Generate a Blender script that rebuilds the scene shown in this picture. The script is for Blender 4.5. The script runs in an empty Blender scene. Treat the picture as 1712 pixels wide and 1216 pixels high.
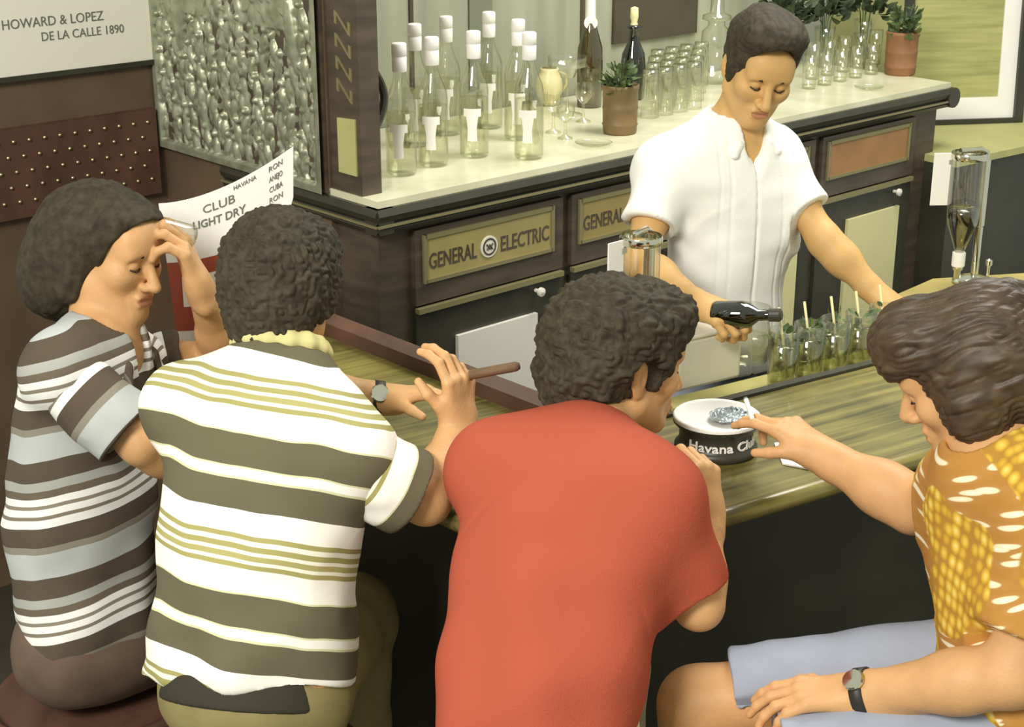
import bpy, bmesh, math, random
import numpy as np
from mathutils import Vector, Matrix

# ------------------------------------------------------------------ camera, world, lights, exposure
SC = bpy.context.scene
COL = SC.collection
F, TH, CAMZ = 2600.0, math.radians(20), 2.2
cam_d = bpy.data.cameras.new('camera'); cam_d.sensor_width = 36; cam_d.lens = F/1712*36
cam = bpy.data.objects.new('camera', cam_d); COL.objects.link(cam)
cam.location = (0, 0, CAMZ); cam.rotation_euler = (math.pi/2 - TH, 0, 0)
cam_d.clip_start = .05
SC.camera = cam
SC.view_settings.view_transform = 'Standard'; SC.view_settings.look = 'None'
SC.view_settings.gamma = 1; SC.view_settings.exposure = 0.0
SC.view_settings.use_curve_mapping = False
w = bpy.data.worlds.new('world'); SC.world = w; w.use_nodes = True
w.node_tree.nodes['Background'].inputs[0].default_value = (.82, .86, .71, 1)
w.node_tree.nodes['Background'].inputs[1].default_value = 0.74

def area(name, loc, target, size, energy, color):
    l = bpy.data.lights.new(name, 'AREA'); l.shape = 'RECTANGLE'; l.size = size[0]; l.size_y = size[1]
    l.energy = energy; l.color = color
    o = bpy.data.objects.new(name, l); COL.objects.link(o); o.location = loc
    o.rotation_euler = (Vector(target)-Vector(loc)).to_track_quat('-Z', 'Y').to_euler()
    return o
area('window_light', (-1.9, -1.1, 4.0), (.1, 3.2, 1.1), (1.5, 1.2), 240, (1, .96, .85))
area('overhead_fill', (1.3, 4.1, 3.7), (.7, 3.9, 1.2), (1.4, 1.2), 85, (1, .98, .9))  # warm fill added overhead to brighten the barman and back bar

# ------------------------------------------------------------------ projection helper: pixel of the 1712x1216 frame -> world point
_C = np.array([0, 0, CAMZ]); _fw = np.array([0, math.cos(TH), -math.sin(TH)]); _up = np.array([0, math.sin(TH), math.cos(TH)])
def ray(x, y): return _fw + (x-856)/F*np.array([1., 0, 0]) + (608-y)/F*_up
def P(x, y, Y): d = ray(x, y); return _C + d*(Y/d[1])
def PZ(x, y, Z): d = ray(x, y); return _C + d*((Z-CAMZ)/d[2])
def PL(x, y, p, n): d = ray(x, y); return _C + d*(((np.array(p)-_C) @ np.array(n))/(d @ np.array(n)))
def V(*a): return np.array(a, float)
def nrm(v): v = np.array(v, float); return v/np.linalg.norm(v)

# ------------------------------------------------------------------ objects
def hexc(h):
    c = [int(h[i:i+2], 16)/255 for i in (0, 2, 4)]
    return tuple(((x+.055)/1.055)**2.4 if x > .04045 else x/12.92 for x in c) + (1,)
def tag(o, label=None, cat=None, group=None, kind=None):
    if label: o['label'] = label
    if cat: o['category'] = cat
    if group: o['group'] = group
    if kind: o['kind'] = kind
    return o
def empty(name, loc, label, cat, group=None, rz=0):
    o = bpy.data.objects.new(name, None); COL.objects.link(o); o.location = loc; o.rotation_euler = (0, 0, rz)
    o.empty_display_size = .05
    return tag(o, label, cat, group)
def mk(name, verts, faces, mat, parent=None, smooth=False, world=False, mats=None, fmat=None, attrs=None):
    """verts are local to the parent (world=True: verts are world coordinates)"""
    me = bpy.data.meshes.new(name)
    verts = np.asarray(verts, float)
    if world and parent is not None:
        Mx = Matrix.Identity(4); q = parent
        while q is not None: Mx = q.matrix_basis @ Mx; q = q.parent
        inv = np.array(Mx.inverted())
        verts = verts @ inv[:3, :3].T + inv[:3, 3]
    origin = None
    if parent is None:
        origin = np.array([(verts[:, 0].min()+verts[:, 0].max())/2, (verts[:, 1].min()+verts[:, 1].max())/2, verts[:, 2].min()])
        verts = verts - origin
    me.from_pydata(verts.tolist(), [], faces.tolist() if hasattr(faces, 'tolist') else faces)
    for m in (mats or [mat]): me.materials.append(m)
    if fmat is not None: me.polygons.foreach_set('material_index', np.asarray(fmat, np.int32))
    if smooth: me.polygons.foreach_set('use_smooth', np.ones(len(me.polygons), bool))
    for k, v in (attrs or {}).items():
        a = me.attributes.new(k, 'FLOAT', 'POINT'); a.data.foreach_set('value', np.asarray(v, np.float32))
    me.update()
    o = bpy.data.objects.new(name, me); COL.objects.link(o)
    if parent is not None: o.parent = parent
    else: o.location = origin
    return o
class MB:
    """collects shapes into one mesh"""
    def __init__(s): s.v = []; s.f = []
    def add(s, v, f):
        n = len(s.v); s.v += [tuple(map(float, p)) for p in v]; s.f += [[i+n for i in q] for q in f]; return s
    def box(s, c, d, R=None, bev=.0):
        c = np.array(c, float); h = np.array(d, float)/2
        if bev <= 0:
            v = np.array([[x, y, z] for x in (-1, 1) for y in (-1, 1) for z in (-1, 1)])*h
            f = [[0, 1, 3, 2], [4, 6, 7, 5], [0, 4, 5, 1], [2, 3, 7, 6], [0, 2, 6, 4], [1, 5, 7, 3]]
        else:
            bm = bmesh.new(); bmesh.ops.create_cube(bm, size=2)
            for q in bm.verts: q.co = Vector((q.co.x*h[0], q.co.y*h[1], q.co.z*h[2]))
            bmesh.ops.bevel(bm, geom=bm.edges[:], offset=min(bev, h.min()*.9), segments=2, profile=.5, affect='EDGES')
            bm.verts.index_update(); v = np.array([q.co[:] for q in bm.verts]); f = [[q.index for q in p.verts] for p in bm.faces]; bm.free()
        if R is not None: v = v @ np.array(R).T
        return s.add(v + c, f)
    def lathe(s, prof, c=(0, 0, 0), n=28, R=None, cap=True):
        v = []; f = []
        for r, z in prof:
            for i in range(n):
                a = 2*math.pi*i/n; v.append((r*math.cos(a), r*math.sin(a), z))
        for j in range(len(prof)-1):
            for i in range(n):
                k = (i+1) % n; f.append([j*n+i, j*n+k, (j+1)*n+k, (j+1)*n+i])
        if cap:
            if prof[0][0] > 1e-6: f.append(list(range(n))[::-1])
            if prof[-1][0] > 1e-6: f.append([(len(prof)-1)*n+i for i in range(n)])
        v = np.array(v)
        if R is not None: v = v @ np.array(R).T
        return s.add(v + np.array(c, float), f)
    def tube(s, pts, r, n=10):
        pts = [np.array(p, float) for p in pts]; m = len(pts)
        rr = r if hasattr(r, '__len__') else [r]*m
        ref = V(0, 0, 1); v = []; f = []
        t0 = nrm(pts[1]-pts[0])
        if abs(t0 @ ref) > .9: ref = V(1, 0, 0)
        for i, p in enumerate(pts):
            t = nrm(pts[min(i+1, m-1)]-pts[max(i-1, 0)])
            u = nrm(ref - t*(ref @ t)); w_ = np.cross(t, u); ref = u
            for k in range(n):
                a = 2*math.pi*k/n; v.append(p + rr[i]*(u*math.cos(a)+w_*math.sin(a)))
        for j in range(m-1):
            for i in range(n):
                k = (i+1) % n; f.append([j*n+i, j*n+k, (j+1)*n+k, (j+1)*n+i])
        f.append(list(range(n))[::-1]); f.append([(m-1)*n+i for i in range(n)])
        return s.add(v, f)
    def prism(s, poly, e):
        """poly: 3D outline, e: extrusion vector"""
        n = len(poly); p = [np.array(q, float) for q in poly]; e = np.array(e, float)
        return s.add(p + [q+e for q in p], [list(range(n))[::-1], list(range(n, 2*n))] + [[i, (i+1) % n, n+(i+1) % n, n+i] for i in range(n)])
    def sweep(s, prof, origin, ax, out, L0, L1, up=V(0, 0, 1)):
        """2D profile (out, up) swept along ax from L0 to L1"""
        pl = [np.array(origin)+np.array(ax)*L0+np.array(out)*a+up*b for a, b in prof]
        return s.prism(pl, np.array(ax)*(L1-L0))
    def build(s, name, mat, parent=None, smooth=False, world=False):
        return mk(name, np.array(s.v), s.f, mat, parent, smooth, world)
def shade_auto(o, ang=40):
    me = o.data; me.polygons.foreach_set('use_smooth', np.ones(len(me.polygons), bool))
    bm = bmesh.new(); bm.from_mesh(me)
    bmesh.ops.recalc_face_normals(bm, faces=bm.faces[:])
    for e in bm.edges:
        if len(e.link_faces) == 2 and e.calc_face_angle(0) > math.radians(ang): e.smooth = False
    bm.to_mesh(me); bm.free(); return o
def copy_tree(o, parent=None):
    c = o.copy(); COL.objects.link(c)
    if parent is not None: c.parent = parent
    for ch in list(o.children): copy_tree(ch, c)
    return c
def text(name, body, mat, parent, origin, xdir, updir, height, depth=.0015, width=None, shear=0, bend=None, font=None, fat=0):
    """lettering laid on the plane through origin (world); bend: function (u, v, d) -> world point"""
    cu = bpy.data.curves.new('t', 'FONT'); cu.body = body; cu.size = 1; cu.extrude = .5; cu.shear = shear; cu.offset = fat
    cu.align_x = 'CENTER'; cu.resolution_u = 3
    to = bpy.data.objects.new('t', cu); COL.objects.link(to)
    bpy.context.view_layer.update()
    me = bpy.data.meshes.new_from_object(to.evaluated_get(bpy.context.evaluated_depsgraph_get()))
    n = len(me.vertices); co = np.zeros(n*3); me.vertices.foreach_get('co', co); co = co.reshape(-1, 3)
    fs = [list(p.vertices) for p in me.polygons]
    bpy.data.objects.remove(to); bpy.data.curves.remove(cu); bpy.data.meshes.remove(me)
    h = .7; u = co[:, 0]/h*height; v = co[:, 1]/h*height
    if width: u = u*(width/(u.max()-u.min()))
    d = (co[:, 2]+.5)*depth
    if bend: pts = np.array([bend(a, b, c) for a, b, c in zip(u, v, d)])
    else:
        x = nrm(xdir); y = nrm(updir); z = np.cross(x, y)
        pts = np.array(origin) + u[:, None]*x + v[:, None]*y + d[:, None]*z
    return mk(name, pts, fs, mat, parent, world=True)

# ------------------------------------------------------------------ materials
def mat(name, color, rough=.6, metal=0, var=.0, vscale=8, color2=None, spec=.5, bump=0, bscale=60, sss=0, coat=0, stretch=(1, 1, 1), detail=4):
    m = bpy.data.materials.new(name); m.use_nodes = True; nt = m.node_tree; b = nt.nodes['Principled BSDF']
    c = hexc(color) if isinstance(color, str) else color
    b.inputs['Base Color'].default_value = c; b.inputs['Roughness'].default_value = rough; b.inputs['Metallic'].default_value = metal
    b.inputs['Specular IOR Level'].default_value = spec; b.inputs['Coat Weight'].default_value = coat
    if sss: b.inputs['Subsurface Weight'].default_value = sss; b.inputs['Subsurface Radius'].default_value = (.012, .005, .003)
    if var or color2 or bump:
        tc = nt.nodes.new('ShaderNodeTexCoord'); mp = nt.nodes.new('ShaderNodeMapping'); mp.inputs['Scale'].default_value = stretch
        nt.links.new(tc.outputs['Object'], mp.inputs[0])
        n = nt.nodes.new('ShaderNodeTexNoise'); n.inputs['Scale'].default_value = vscale; n.inputs['Detail'].default_value = detail
        nt.links.new(mp.outputs[0], n.inputs[0])
        if var or color2:
            r = nt.nodes.new('ShaderNodeValToRGB'); nt.links.new(n.outputs['Fac'], r.inputs[0])
            c2 = hexc(color2) if color2 else tuple(min(1, x*(1+var)) for x in c[:3])+(1,)
            c1 = c if color2 else tuple(x*(1-var) for x in c[:3])+(1,)
            r.color_ramp.elements[0].color = c1; r.color_ramp.elements[1].color = c2
            r.color_ramp.elements[0].position = .35; r.color_ramp.elements[1].position = .65
            nt.links.new(r.outputs[0], b.inputs['Base Color'])
        if bump:
            n2 = nt.nodes.new('ShaderNodeTexNoise'); n2.inputs['Scale'].default_value = bscale; n2.inputs['Detail'].default_value = 3
            nt.links.new(mp.outputs[0], n2.inputs[0])
            bp = nt.nodes.new('ShaderNodeBump'); bp.inputs['Strength'].default_value = bump; bp.inputs['Distance'].default_value = .01
            nt.links.new(n2.outputs['Fac'], bp.inputs['Height']); nt.links.new(bp.outputs[0], b.inputs['Normal'])
    return m
def glassmat(name, tint, edge, base=.06, rough=.03, power=1.6):
    """thin clear glass: mostly see-through, tinted and reflective at the rims"""
    m = bpy.data.materials.new(name); m.use_nodes = True; nt = m.node_tree; nt.nodes.clear()
    out = nt.nodes.new('ShaderNodeOutputMaterial'); mix = nt.nodes.new('ShaderNodeMixShader')
    tr = nt.nodes.new('ShaderNodeBsdfTransparent'); gl = nt.nodes.new('ShaderNodeBsdfGlossy'); gl.inputs['Roughness'].default_value = rough
    gl.inputs['Color'].default_value = (1, 1, .97, 1)
    lw = nt.nodes.new('ShaderNodeLayerWeight'); lw.inputs['Blend'].default_value = .35
    pw = nt.nodes.new('ShaderNodeMath'); pw.operation = 'POWER'; pw.inputs[1].default_value = power
    nt.links.new(lw.outputs['Facing'], pw.inputs[0])
    cr = nt.nodes.new('ShaderNodeMix'); cr.data_type = 'RGBA'; cr.inputs[6].default_value = hexc(tint); cr.inputs[7].default_value = hexc(edge)
    nt.links.new(pw.outputs[0], cr.inputs[0]); nt.links.new(cr.outputs[2], tr.inputs[0])
    ad = nt.nodes.new('ShaderNodeMath'); ad.operation = 'MULTIPLY_ADD'; ad.inputs[1].default_value = .45; ad.inputs[2].default_value = base
    nt.links.new(pw.outputs[0], ad.inputs[0]); nt.links.new(ad.outputs[0], mix.inputs[0])
    nt.links.new(tr.outputs[0], mix.inputs[1]); nt.links.new(gl.outputs[0], mix.inputs[2]); nt.links.new(mix.outputs[0], out.inputs[0])
    return m
def stripemat(name, attr, period, stops, rough=.85, offset=0.0):
    m = bpy.data.materials.new(name); m.use_nodes = True; nt = m.node_tree; b = nt.nodes['Principled BSDF']
    b.inputs['Roughness'].default_value = rough; b.inputs['Specular IOR Level'].default_value = .15
    at = nt.nodes.new('ShaderNodeAttribute'); at.attribute_name = attr
    m1 = nt.nodes.new('ShaderNodeMath'); m1.operation = 'MULTIPLY_ADD'; m1.inputs[1].default_value = 1/period; m1.inputs[2].default_value = offset
    m2 = nt.nodes.new('ShaderNodeMath'); m2.operation = 'FRACT'
    nt.links.new(at.outputs['Fac'], m1.inputs[0]); nt.links.new(m1.outputs[0], m2.inputs[0])
    r = nt.nodes.new('ShaderNodeValToRGB'); nt.links.new(m2.outputs[0], r.inputs[0]); r.color_ramp.interpolation = 'CONSTANT'
    els = r.color_ramp.elements
    while len(els) > 1: els.remove(els[-1])
    els[0].position = stops[0][0]; els[0].color = hexc(stops[0][1])
    for p, c in stops[1:]:
        e = els.new(p); e.color = hexc(c)
    nt.links.new(r.outputs[0], b.inputs['Base Color'])
    n = nt.nodes.new('ShaderNodeTexNoise'); n.inputs['Scale'].default_value = 300; bp = nt.nodes.new('ShaderNodeBump'); bp.inputs['Strength'].default_value = .15; bp.inputs['Distance'].default_value = .002
    nt.links.new(n.outputs['Fac'], bp.inputs['Height']); nt.links.new(bp.outputs[0], b.inputs['Normal'])
    return m
M = {}
M['wood_dark'] = mat('dark_brown_wood', '52463a', .45, var=.25, vscale=5, stretch=(1, 1, 6))
M['wood_black'] = mat('near_black_wood', '38362c', .4, var=.2, vscale=5)
M['wood_red'] = mat('reddish_brown_wood', '5a3d30', .5, var=.2, vscale=4, stretch=(4, 1, 1))
M['brown_wall'] = mat('brown_lacquer', '66523f', .55, var=.12, vscale=6)
M['gold_trim'] = mat('dull_brass_trim', '8f8660', .4, metal=.3)
M['marble'] = mat('pale_marble', 'e3dfc4', .25, color2='cfcbae', vscale=7, detail=8)
def grained(name, c1, c2, d1, s_long=3, s_cross=60, rough=.3, coat=.2):
    """wood with the grain running along d1"""
    m = mat(name, c1, rough, coat=coat); nt = m.node_tree; N = nt.nodes.new; b = nt.nodes['Principled BSDF']
    tc = N('ShaderNodeTexCoord'); cb = N('ShaderNodeCombineXYZ')
    for i, (d, s) in enumerate(((d1, s_long), ((-d1[1], d1[0], 0), s_cross), ((0, 0, 1), s_cross))):
        dt = N('ShaderNodeVectorMath'); dt.operation = 'DOT_PRODUCT'; dt.inputs[1].default_value = [q*s for q in d]
        nt.links.new(tc.outputs['Object'], dt.inputs[0]); nt.links.new(dt.outputs['Value'], cb.inputs[i])
    n1 = N('ShaderNodeTexNoise'); n1.inputs['Scale'].default_value = 1; n1.inputs['Detail'].default_value = 6; n1.inputs['Distortion'].default_value = .6
    nt.links.new(cb.outputs[0], n1.inputs[0])
    n2 = N('ShaderNodeTexNoise'); n2.inputs['Scale'].default_value = 7; nt.links.new(tc.outputs['Object'], n2.inputs[0])
    ad = N('ShaderNodeMath'); ad.operation = 'MULTIPLY_ADD'; ad.inputs[1].default_value = .45; nt.links.new(n2.outputs['Fac'], ad.inputs[0])
    sc_ = N('ShaderNodeMath'); sc_.operation = 'MULTIPLY'; sc_.inputs[1].default_value = .62; nt.links.new(n1.outputs['Fac'], sc_.inputs[0]); nt.links.new(sc_.outputs[0], ad.inputs[2])
    r = N('ShaderNodeValToRGB'); nt.links.new(ad.outputs[0], r.inputs[0]); r.color_ramp.elements[0].position = .38; r.color_ramp.elements[1].position = .66
    r.color_ramp.elements[0].color = hexc(c1); r.color_ramp.elements[1].color = hexc(c2); nt.links.new(r.outputs[0], b.inputs['Base Color'])
    return m
M['counter'] = grained('olive_varnished_wood', '4a4424', '918548', (.845, .535, 0))
M['cream'] = mat('cream_enamel', 'e2d9a4', .35, var=.04, vscale=3)
M['white_panel'] = mat('white_enamel', 'e8e2d8', .4)
M['white'] = mat('white_paper', 'f4f0ec', .7)
M['black'] = mat('black_print', '2c2a26', .7)
M['greyprint'] = mat('grey_print', '6e7468', .7)
M['label_olive'] = mat('olive_gold_enamel', 'a2935e', .4, var=.06)
M['label_dark'] = mat('brown_gold_enamel', '9a8652', .45, var=.06)
M['label_orange'] = mat('copper_enamel', 'a87a4c', .45, var=.1)
M['chrome'] = mat('chrome', 'd8d6c8', .12, metal=1)
M['brass'] = mat('brass_studs', 'c8b48c', .25, metal=.9)
M['glass'] = glassmat('clear_glass', 'fcfcf8', 'd0d4c4', base=.10)
M['glass2'] = glassmat('clear_thin_glass', 'fcfcf6', 'c8ccb8', base=.11)
M['darkglass'] = glassmat('dark_green_glass', '3c4a2a', '1c2414', base=.1)
M['amberglass'] = glassmat('smoky_brown_glass', 'a89a7a', '5c5238', base=.1)
M['rum'] = glassmat('clear_drink', 'fafaf0', 'e6e8d8', base=.02)
M['mint_drink'] = glassmat('pale_green_drink', 'e4e6c6', 'b4b884', base=.05)
M['leaf'] = mat('mint_leaf', '3f5230', .5, color2='66784a', vscale=30)
M['leaf_dark'] = mat('dark_leaf', '323e2a', .55, color2='4c5a3a', vscale=20)
M['clay'] = mat('brown_clay_pot', '776040', .5, var=.15, vscale=12)
M['clay_red'] = mat('reddish_clay_pot', '8a6040', .6, var=.15, vscale=12)
M['greygreen'] = mat('greygreen_mirror_tone', 'acad9a', .35, color2='989a88', vscale=2, stretch=(6, 6, .6))  # flat grey green painted in place of the back mirror's reflection
M['browndoor'] = mat('dark_brown_panel', '4e4638', .5, var=.1)
M['ochre_wall'] = mat('ochre_green_wall', 'b8b47a', .7, var=.06)
M['floor'] = mat('dark_floor', '3a352b', .6, var=.2, vscale=4)
M['red'] = mat('red_print', 'a34a35', .6)
M['steel'] = mat('brushed_steel', 'c4ccd0', .3, metal=.35)
M['amber'] = mat('amber_liquor', 'b88a30', .2)
M['paleyellow'] = mat('pale_yellow_ceramic', 'e4d9a8', .3)
M['ash'] = mat('crumpled_foil', 'b4bec4', .3, metal=.6, bump=.8, bscale=90)
# ------------------------------------------------------------------ setting
A = V(.7369, .6760, 0); B = V(.6760, -.7369, 0); UP = V(0, 0, 1)
P0 = V(-.335, 3.790, 1.25)                                     # near corner of the back bar's marble top
def W(u, d, z): return V(P0[0], P0[1], 0) + A*u + B*d + UP*z     # u along the back bar, d towards the customers
RAB = np.array([A, B*-1, UP]).T                                 # local x along A, y away from viewer
def struct(o): o['kind'] = 'structure'; return o
m = MB().box((.2, 3.2, -.02), (6.4, 8, .04)); struct(m.build('floor', M['floor']))
DEP = 1.03
# wall with the relief (runs along -B from the back bar's end), then the brown wall with the sign
m = MB().prism([W(0, -DEP, 0), W(0, -.20, 0), W(0, -.20, 2.7), W(0, -DEP, 2.7)], A*.06); struct(m.build('wall_left', M['brown_wall']))
m = MB().prism([W(.06, -DEP, 0), W(-1.3, -DEP, 0), W(-1.3, -DEP, 2.7), W(.06, -DEP, 2.7)], -B*.06); struct(m.build('wall_rear_left', M['brown_wall']))
m = MB().prism([W(.06, -.74, 0), W(2.84, -.74, 0), W(2.84, -.74, 2.7), W(.06, -.74, 2.7)], -B*.06); struct(m.build('wall_rear', M['greygreen']))
m = MB().prism([(1.2, 7.15, 0), (3.9, 7.15, 0), (3.9, 7.15, 2.7), (1.2, 7.15, 2.7)], (0.01, .06, 0)); struct(m.build('wall_rear_right', M['ochre_wall']))

# back bar: body, marble top, mouldings, four refrigerator fronts, white lower doors
bb = empty('back_bar_cabinet', W(1.28, -.3, 0), 'long dark wooden back bar cabinet with marble top behind the barman', 'cabinet')
UL = 2.57
m = MB().prism([W(.02, -.03, 0), W(UL-.03, -.03, 0), W(UL-.03, -.7, 0), W(.02, -.7, 0)], UP*1.17); m.build('body', M['wood_dark'], bb, world=True)
m = MB().prism([W(0.0, 0, 1.232), W(UL, 0, 1.232), W(UL, -.72, 1.232), W(0.0, -.72, 1.232)], UP*.018); o = m.build('marble_top', M['marble'], bb, world=True); o['label'] = 'pale marble top'
prof = [(-.04, 1.165), (.004, 1.165), (.012, 1.176), (.004, 1.190), (.014, 1.200), (.02, 1.214), (.012, 1.232), (-.04, 1.232)]
m = MB().sweep(prof, W(0, 0, 0), A, B, -.012, UL+.0)
m.sweep(prof, W(0, 0, 0), -B, -A, -.012, .70)
pc = W(UL, -.03, 1.198); q = []
for k in range(14):
    t = 2*math.pi*k/14; q.append(pc + A*.036*math.cos(t) + UP*.036*math.sin(t))
m.prism(q, B*.05)
m.build('moulding', M['wood_black'], bb, world=True)
m = MB().sweep([(.012, 1.184), (.018, 1.184), (.018, 1.190), (.012, 1.190)], W(0, 0, 0), A, B, -.012, UL)
m.sweep([(.012, 1.184), (.018, 1.184), (.018, 1.190), (.012, 1.190)], W(0, 0, 0), -B, -A, -.012, .7)
m.build('trim_strip', M['gold_trim'], bb, world=True)
FR = W(0, -.03, 0)
def front(u0, u1, z0, z1, d0, d1, name, ma, parent=bb):
    return MB().prism([W(u0, d0, z0), W(u1, d0, z0), W(u1, d0, z1), W(u0, d0, z1)], B*(d1-d0)).build(name, ma, parent, world=True)
for k, u in enumerate([.155, .725, 1.31, 1.885]):
    d = front(u-.03, u+.505, .945, 1.15, -.03, -.012, 'drawer', M['wood_dark'])
    fr = MB()
    for (a0, a1, z0, z1) in [(u, u+.46, 1.122, 1.134), (u, u+.46, 1.003, 1.013), (u-.006, u+.006, 1.003, 1.134), (u+.454, u+.466, 1.003, 1.134)]:
        fr.prism([W(a0, -.012, z0), W(a1, -.012, z0), W(a1, -.012, z1), W(a0, -.012, z1)], B*.008)
    fr.build('label_frame', M['gold_trim'], d, world=True)
    front(u+.006, u+.454, 1.013, 1.122, -.012, -.008, 'name_plate', [M['label_olive'], M['label_dark'], M['label_dark'], M['label_orange']][k], d)
    if k == 0:
        text('lettering', 'GENERAL', M['wood_dark'], d, W(u+.095, -.008, 1.04), A, UP, .042, width=.165, fat=.01)
        text('lettering', 'ELECTRIC', M['wood_dark'], d, W(u+.355, -.008, 1.04), A, UP, .042, width=.18, fat=.01)
        e = MB(); c0 = W(u+.222, -.008, 1.062); rg = []
        e.prism([c0 + A*.03*math.cos(t) + UP*.03*math.sin(t) for t in np.linspace(0, 2*math.pi, 24, endpoint=False)], B*.003)
        e.build('round_emblem', M['white_panel'], d, world=True)
        e = MB()
        for j in range(24):
            t0, t1 = 2*math.pi*j/24, 2*math.pi*(j+1)/24
            for r0, r1 in ((.019, .024),):
                e.prism([c0+B*.003+A*r*math.cos(t)+UP*r*math.sin(t) for r, t in ((r0, t0), (r1, t0), (r1, t1), (r0, t1))], B*.0012)
        e.tube([c0+B*.004+A*(-.011)+UP*.008, c0+B*.004+A*.0+UP*-.006, c0+B*.004+A*.011+UP*.008], .0025, 6)
        e.tube([c0+B*.004+A*(-.010)-UP*.008, c0+B*.004+A*.0+UP*.006, c0+B*.004+A*.010-UP*.008], .0025, 6)
        e.build('emblem_ring', M['wood_dark'], d, world=True)
    elif k == 1:
        text('lettering', 'GENERAL', M['wood_dark'], d, W(u+.095, -.008, 1.04), A, UP, .042, width=.165, fat=.01)
    lower = front(u-.03, u+.505, .10, .93, -.03, -.014, 'door', M['wood_black'])
    if k == 0: front(u+.105, u+.40, .25, .835, -.014, -.002, 'white_door_panel', M['white_panel'], lower)
    else: front(u+.13, u+.43, .25, .845, -.014, -.002, 'cream_door_panel', M['cream'], lower)
    h = MB().box(W(u+.235, -.008, .932), (.53, .018, .014), R=RAB); h.build('handle_rail', M['gold_trim'], lower, world=True)
    kb = MB().lathe([(.006, 0), (.006, .012), (.013, .02), (.013, .028), (.0, .032)], W(u+.40, -.012, .90), 14, R=np.array([A, UP, -B*-1]).T)
    shade_auto(kb.build('knob', M['white_panel'], lower, world=True))

# post on the back bar's end: carved letters above, pale inset below, scroll bracket at right
post = empty('post', W(.06, -.12, 1.25), 'dark square wooden post with carved letters at the near end of the back bar', 'post')
m = MB().prism([W(.004, -.068, 1.25), W(.066, -.068, 1.25), W(.066, -.195, 1.25), W(.004, -.195, 1.25)], UP*1.4); m.build('shaft', M['wood_dark'], post, world=True)
MB().prism([W(.004, -.085, 1.30), W(.004, -.160, 1.30), W(.004, -.160, 1.44), W(.004, -.085, 1.445)], -A*.004).build('pale_inset', M['ochre_wall'], post, world=True)
for j, ch in enumerate('ERVE'[::-1]):
    text('carved_letter', 'N', M['gold_trim'], post, W(.004, -.125, 1.495+.056*j), B+UP*-.45, UP, .032, depth=.004, width=.07)
sc = MB(); pts = []
for t in np.linspace(0, 1, 12): pts.append(W(.066+.04*math.sin(math.pi*t), -.10, 1.40+.17*t))
sc.tube(pts, .011, 8); shade_auto(sc.build('scroll_bracket', M['wood_black'], post, world=True))

# strips and a brown cupboard door on the rear wall toned like a mirror, pale edge strip at its right end
RW = lambda px, py: (lambda q: ((q-P0) @ A, q[2]))(PL(px, py, W(0, -.74, 0), B))
def on_rear(px0, px1, ytop, ybot, name, ma, th=.012):
    (u0, z0), (u1, _) = RW(px0, ybot), RW(px1, ybot); z1 = RW(px0, ytop)[1]
    o = MB().prism([W(u0, -.74, z0), W(u1, -.74, z0), W(u1, -.74, z1), W(u0, -.74, z1)], B*th).build(name, ma); return o
tag(on_rear(1022, 1160, -160, 74, 'cupboard_door', M['browndoor']), 'dark brown cupboard door on the greenish wall above the tumblers', 'door')
for n_, (a_, b_) in enumerate([(686, 692), (784, 822), (968, 974)]):
    struct(on_rear(a_, b_, -160, 150, 'trim_%d' % (n_+1), [M['browndoor'], mat('grey_olive_panel', '7c7f6c', .5), M['browndoor']][n_], .006))
struct(on_rear(1529, 1537, -160, 150, 'trim_4', M['white'], .014))
# silvery relief on wall_left
rel = empty('relief_plaque', W(-.01, -.6, 1.235), 'large silvery embossed plaque with crowded figures on the wall left of the post', 'plaque')
NX, NZ = 200, 190
d0, d1, z0, z1 = -.205, -1.02, 1.236, 2.0
def vnoise(p, s, seed=0):
    """value noise in [-1,1]; p (n,3)"""
    q = np.asarray(p, float)*s + seed*17.13; i = np.floor(q).astype(np.int64); f = q-i; f = f*f*(3-2*f)
    def h(a, b, c):
        n = (a*73856093) ^ (b*19349663) ^ (c*83492791) ^ (seed*2654435); n = (n ^ (n >> 13))*1274126177
        return ((n ^ (n >> 16)) & 0xffff)/32767.5-1
    r = 0
    for a in (0, 1):
        for b in (0, 1):
            for c in (0, 1):
                r = r + (f[:, 0] if a else 1-f[:, 0])*(f[:, 1] if b else 1-f[:, 1])*(f[:, 2] if c else 1-f[:, 2])*h(i[:, 0]+a, i[:, 1]+b, i[:, 2]+c)
    return r
g = np.array([[d0+(d1-d0)*i/NX, z0+(z1-z0)*j/NZ] for j in range(NZ+1) for i in range(NX+1)])
uu = (g[:, 0]-d0)/(d1-d0); vv = (g[:, 1]-z0)/(z1-z0)
rnd = random.Random(12)
xs = uu*(d0-d1); zs = vv*(z1-z0); hgt = .12*vnoise(np.c_[xs, zs, 0*xs], 60, 3)
skyline = .42+.10*np.sin(uu*5+1)
def bump(cx, cz, rx, rz, h, rot=0.):
    global hgt
    a = (xs-cx)*math.cos(rot)+(zs-cz)*math.sin(rot); b_ = -(xs-cx)*math.sin(rot)+(zs-cz)*math.cos(rot)
    q = 1-(a/rx)**2-(b_/rz)**2; hgt = np.maximum(hgt, np.where(q > 0, h*np.sqrt(np.maximum(q, 0)), -1))
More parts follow.
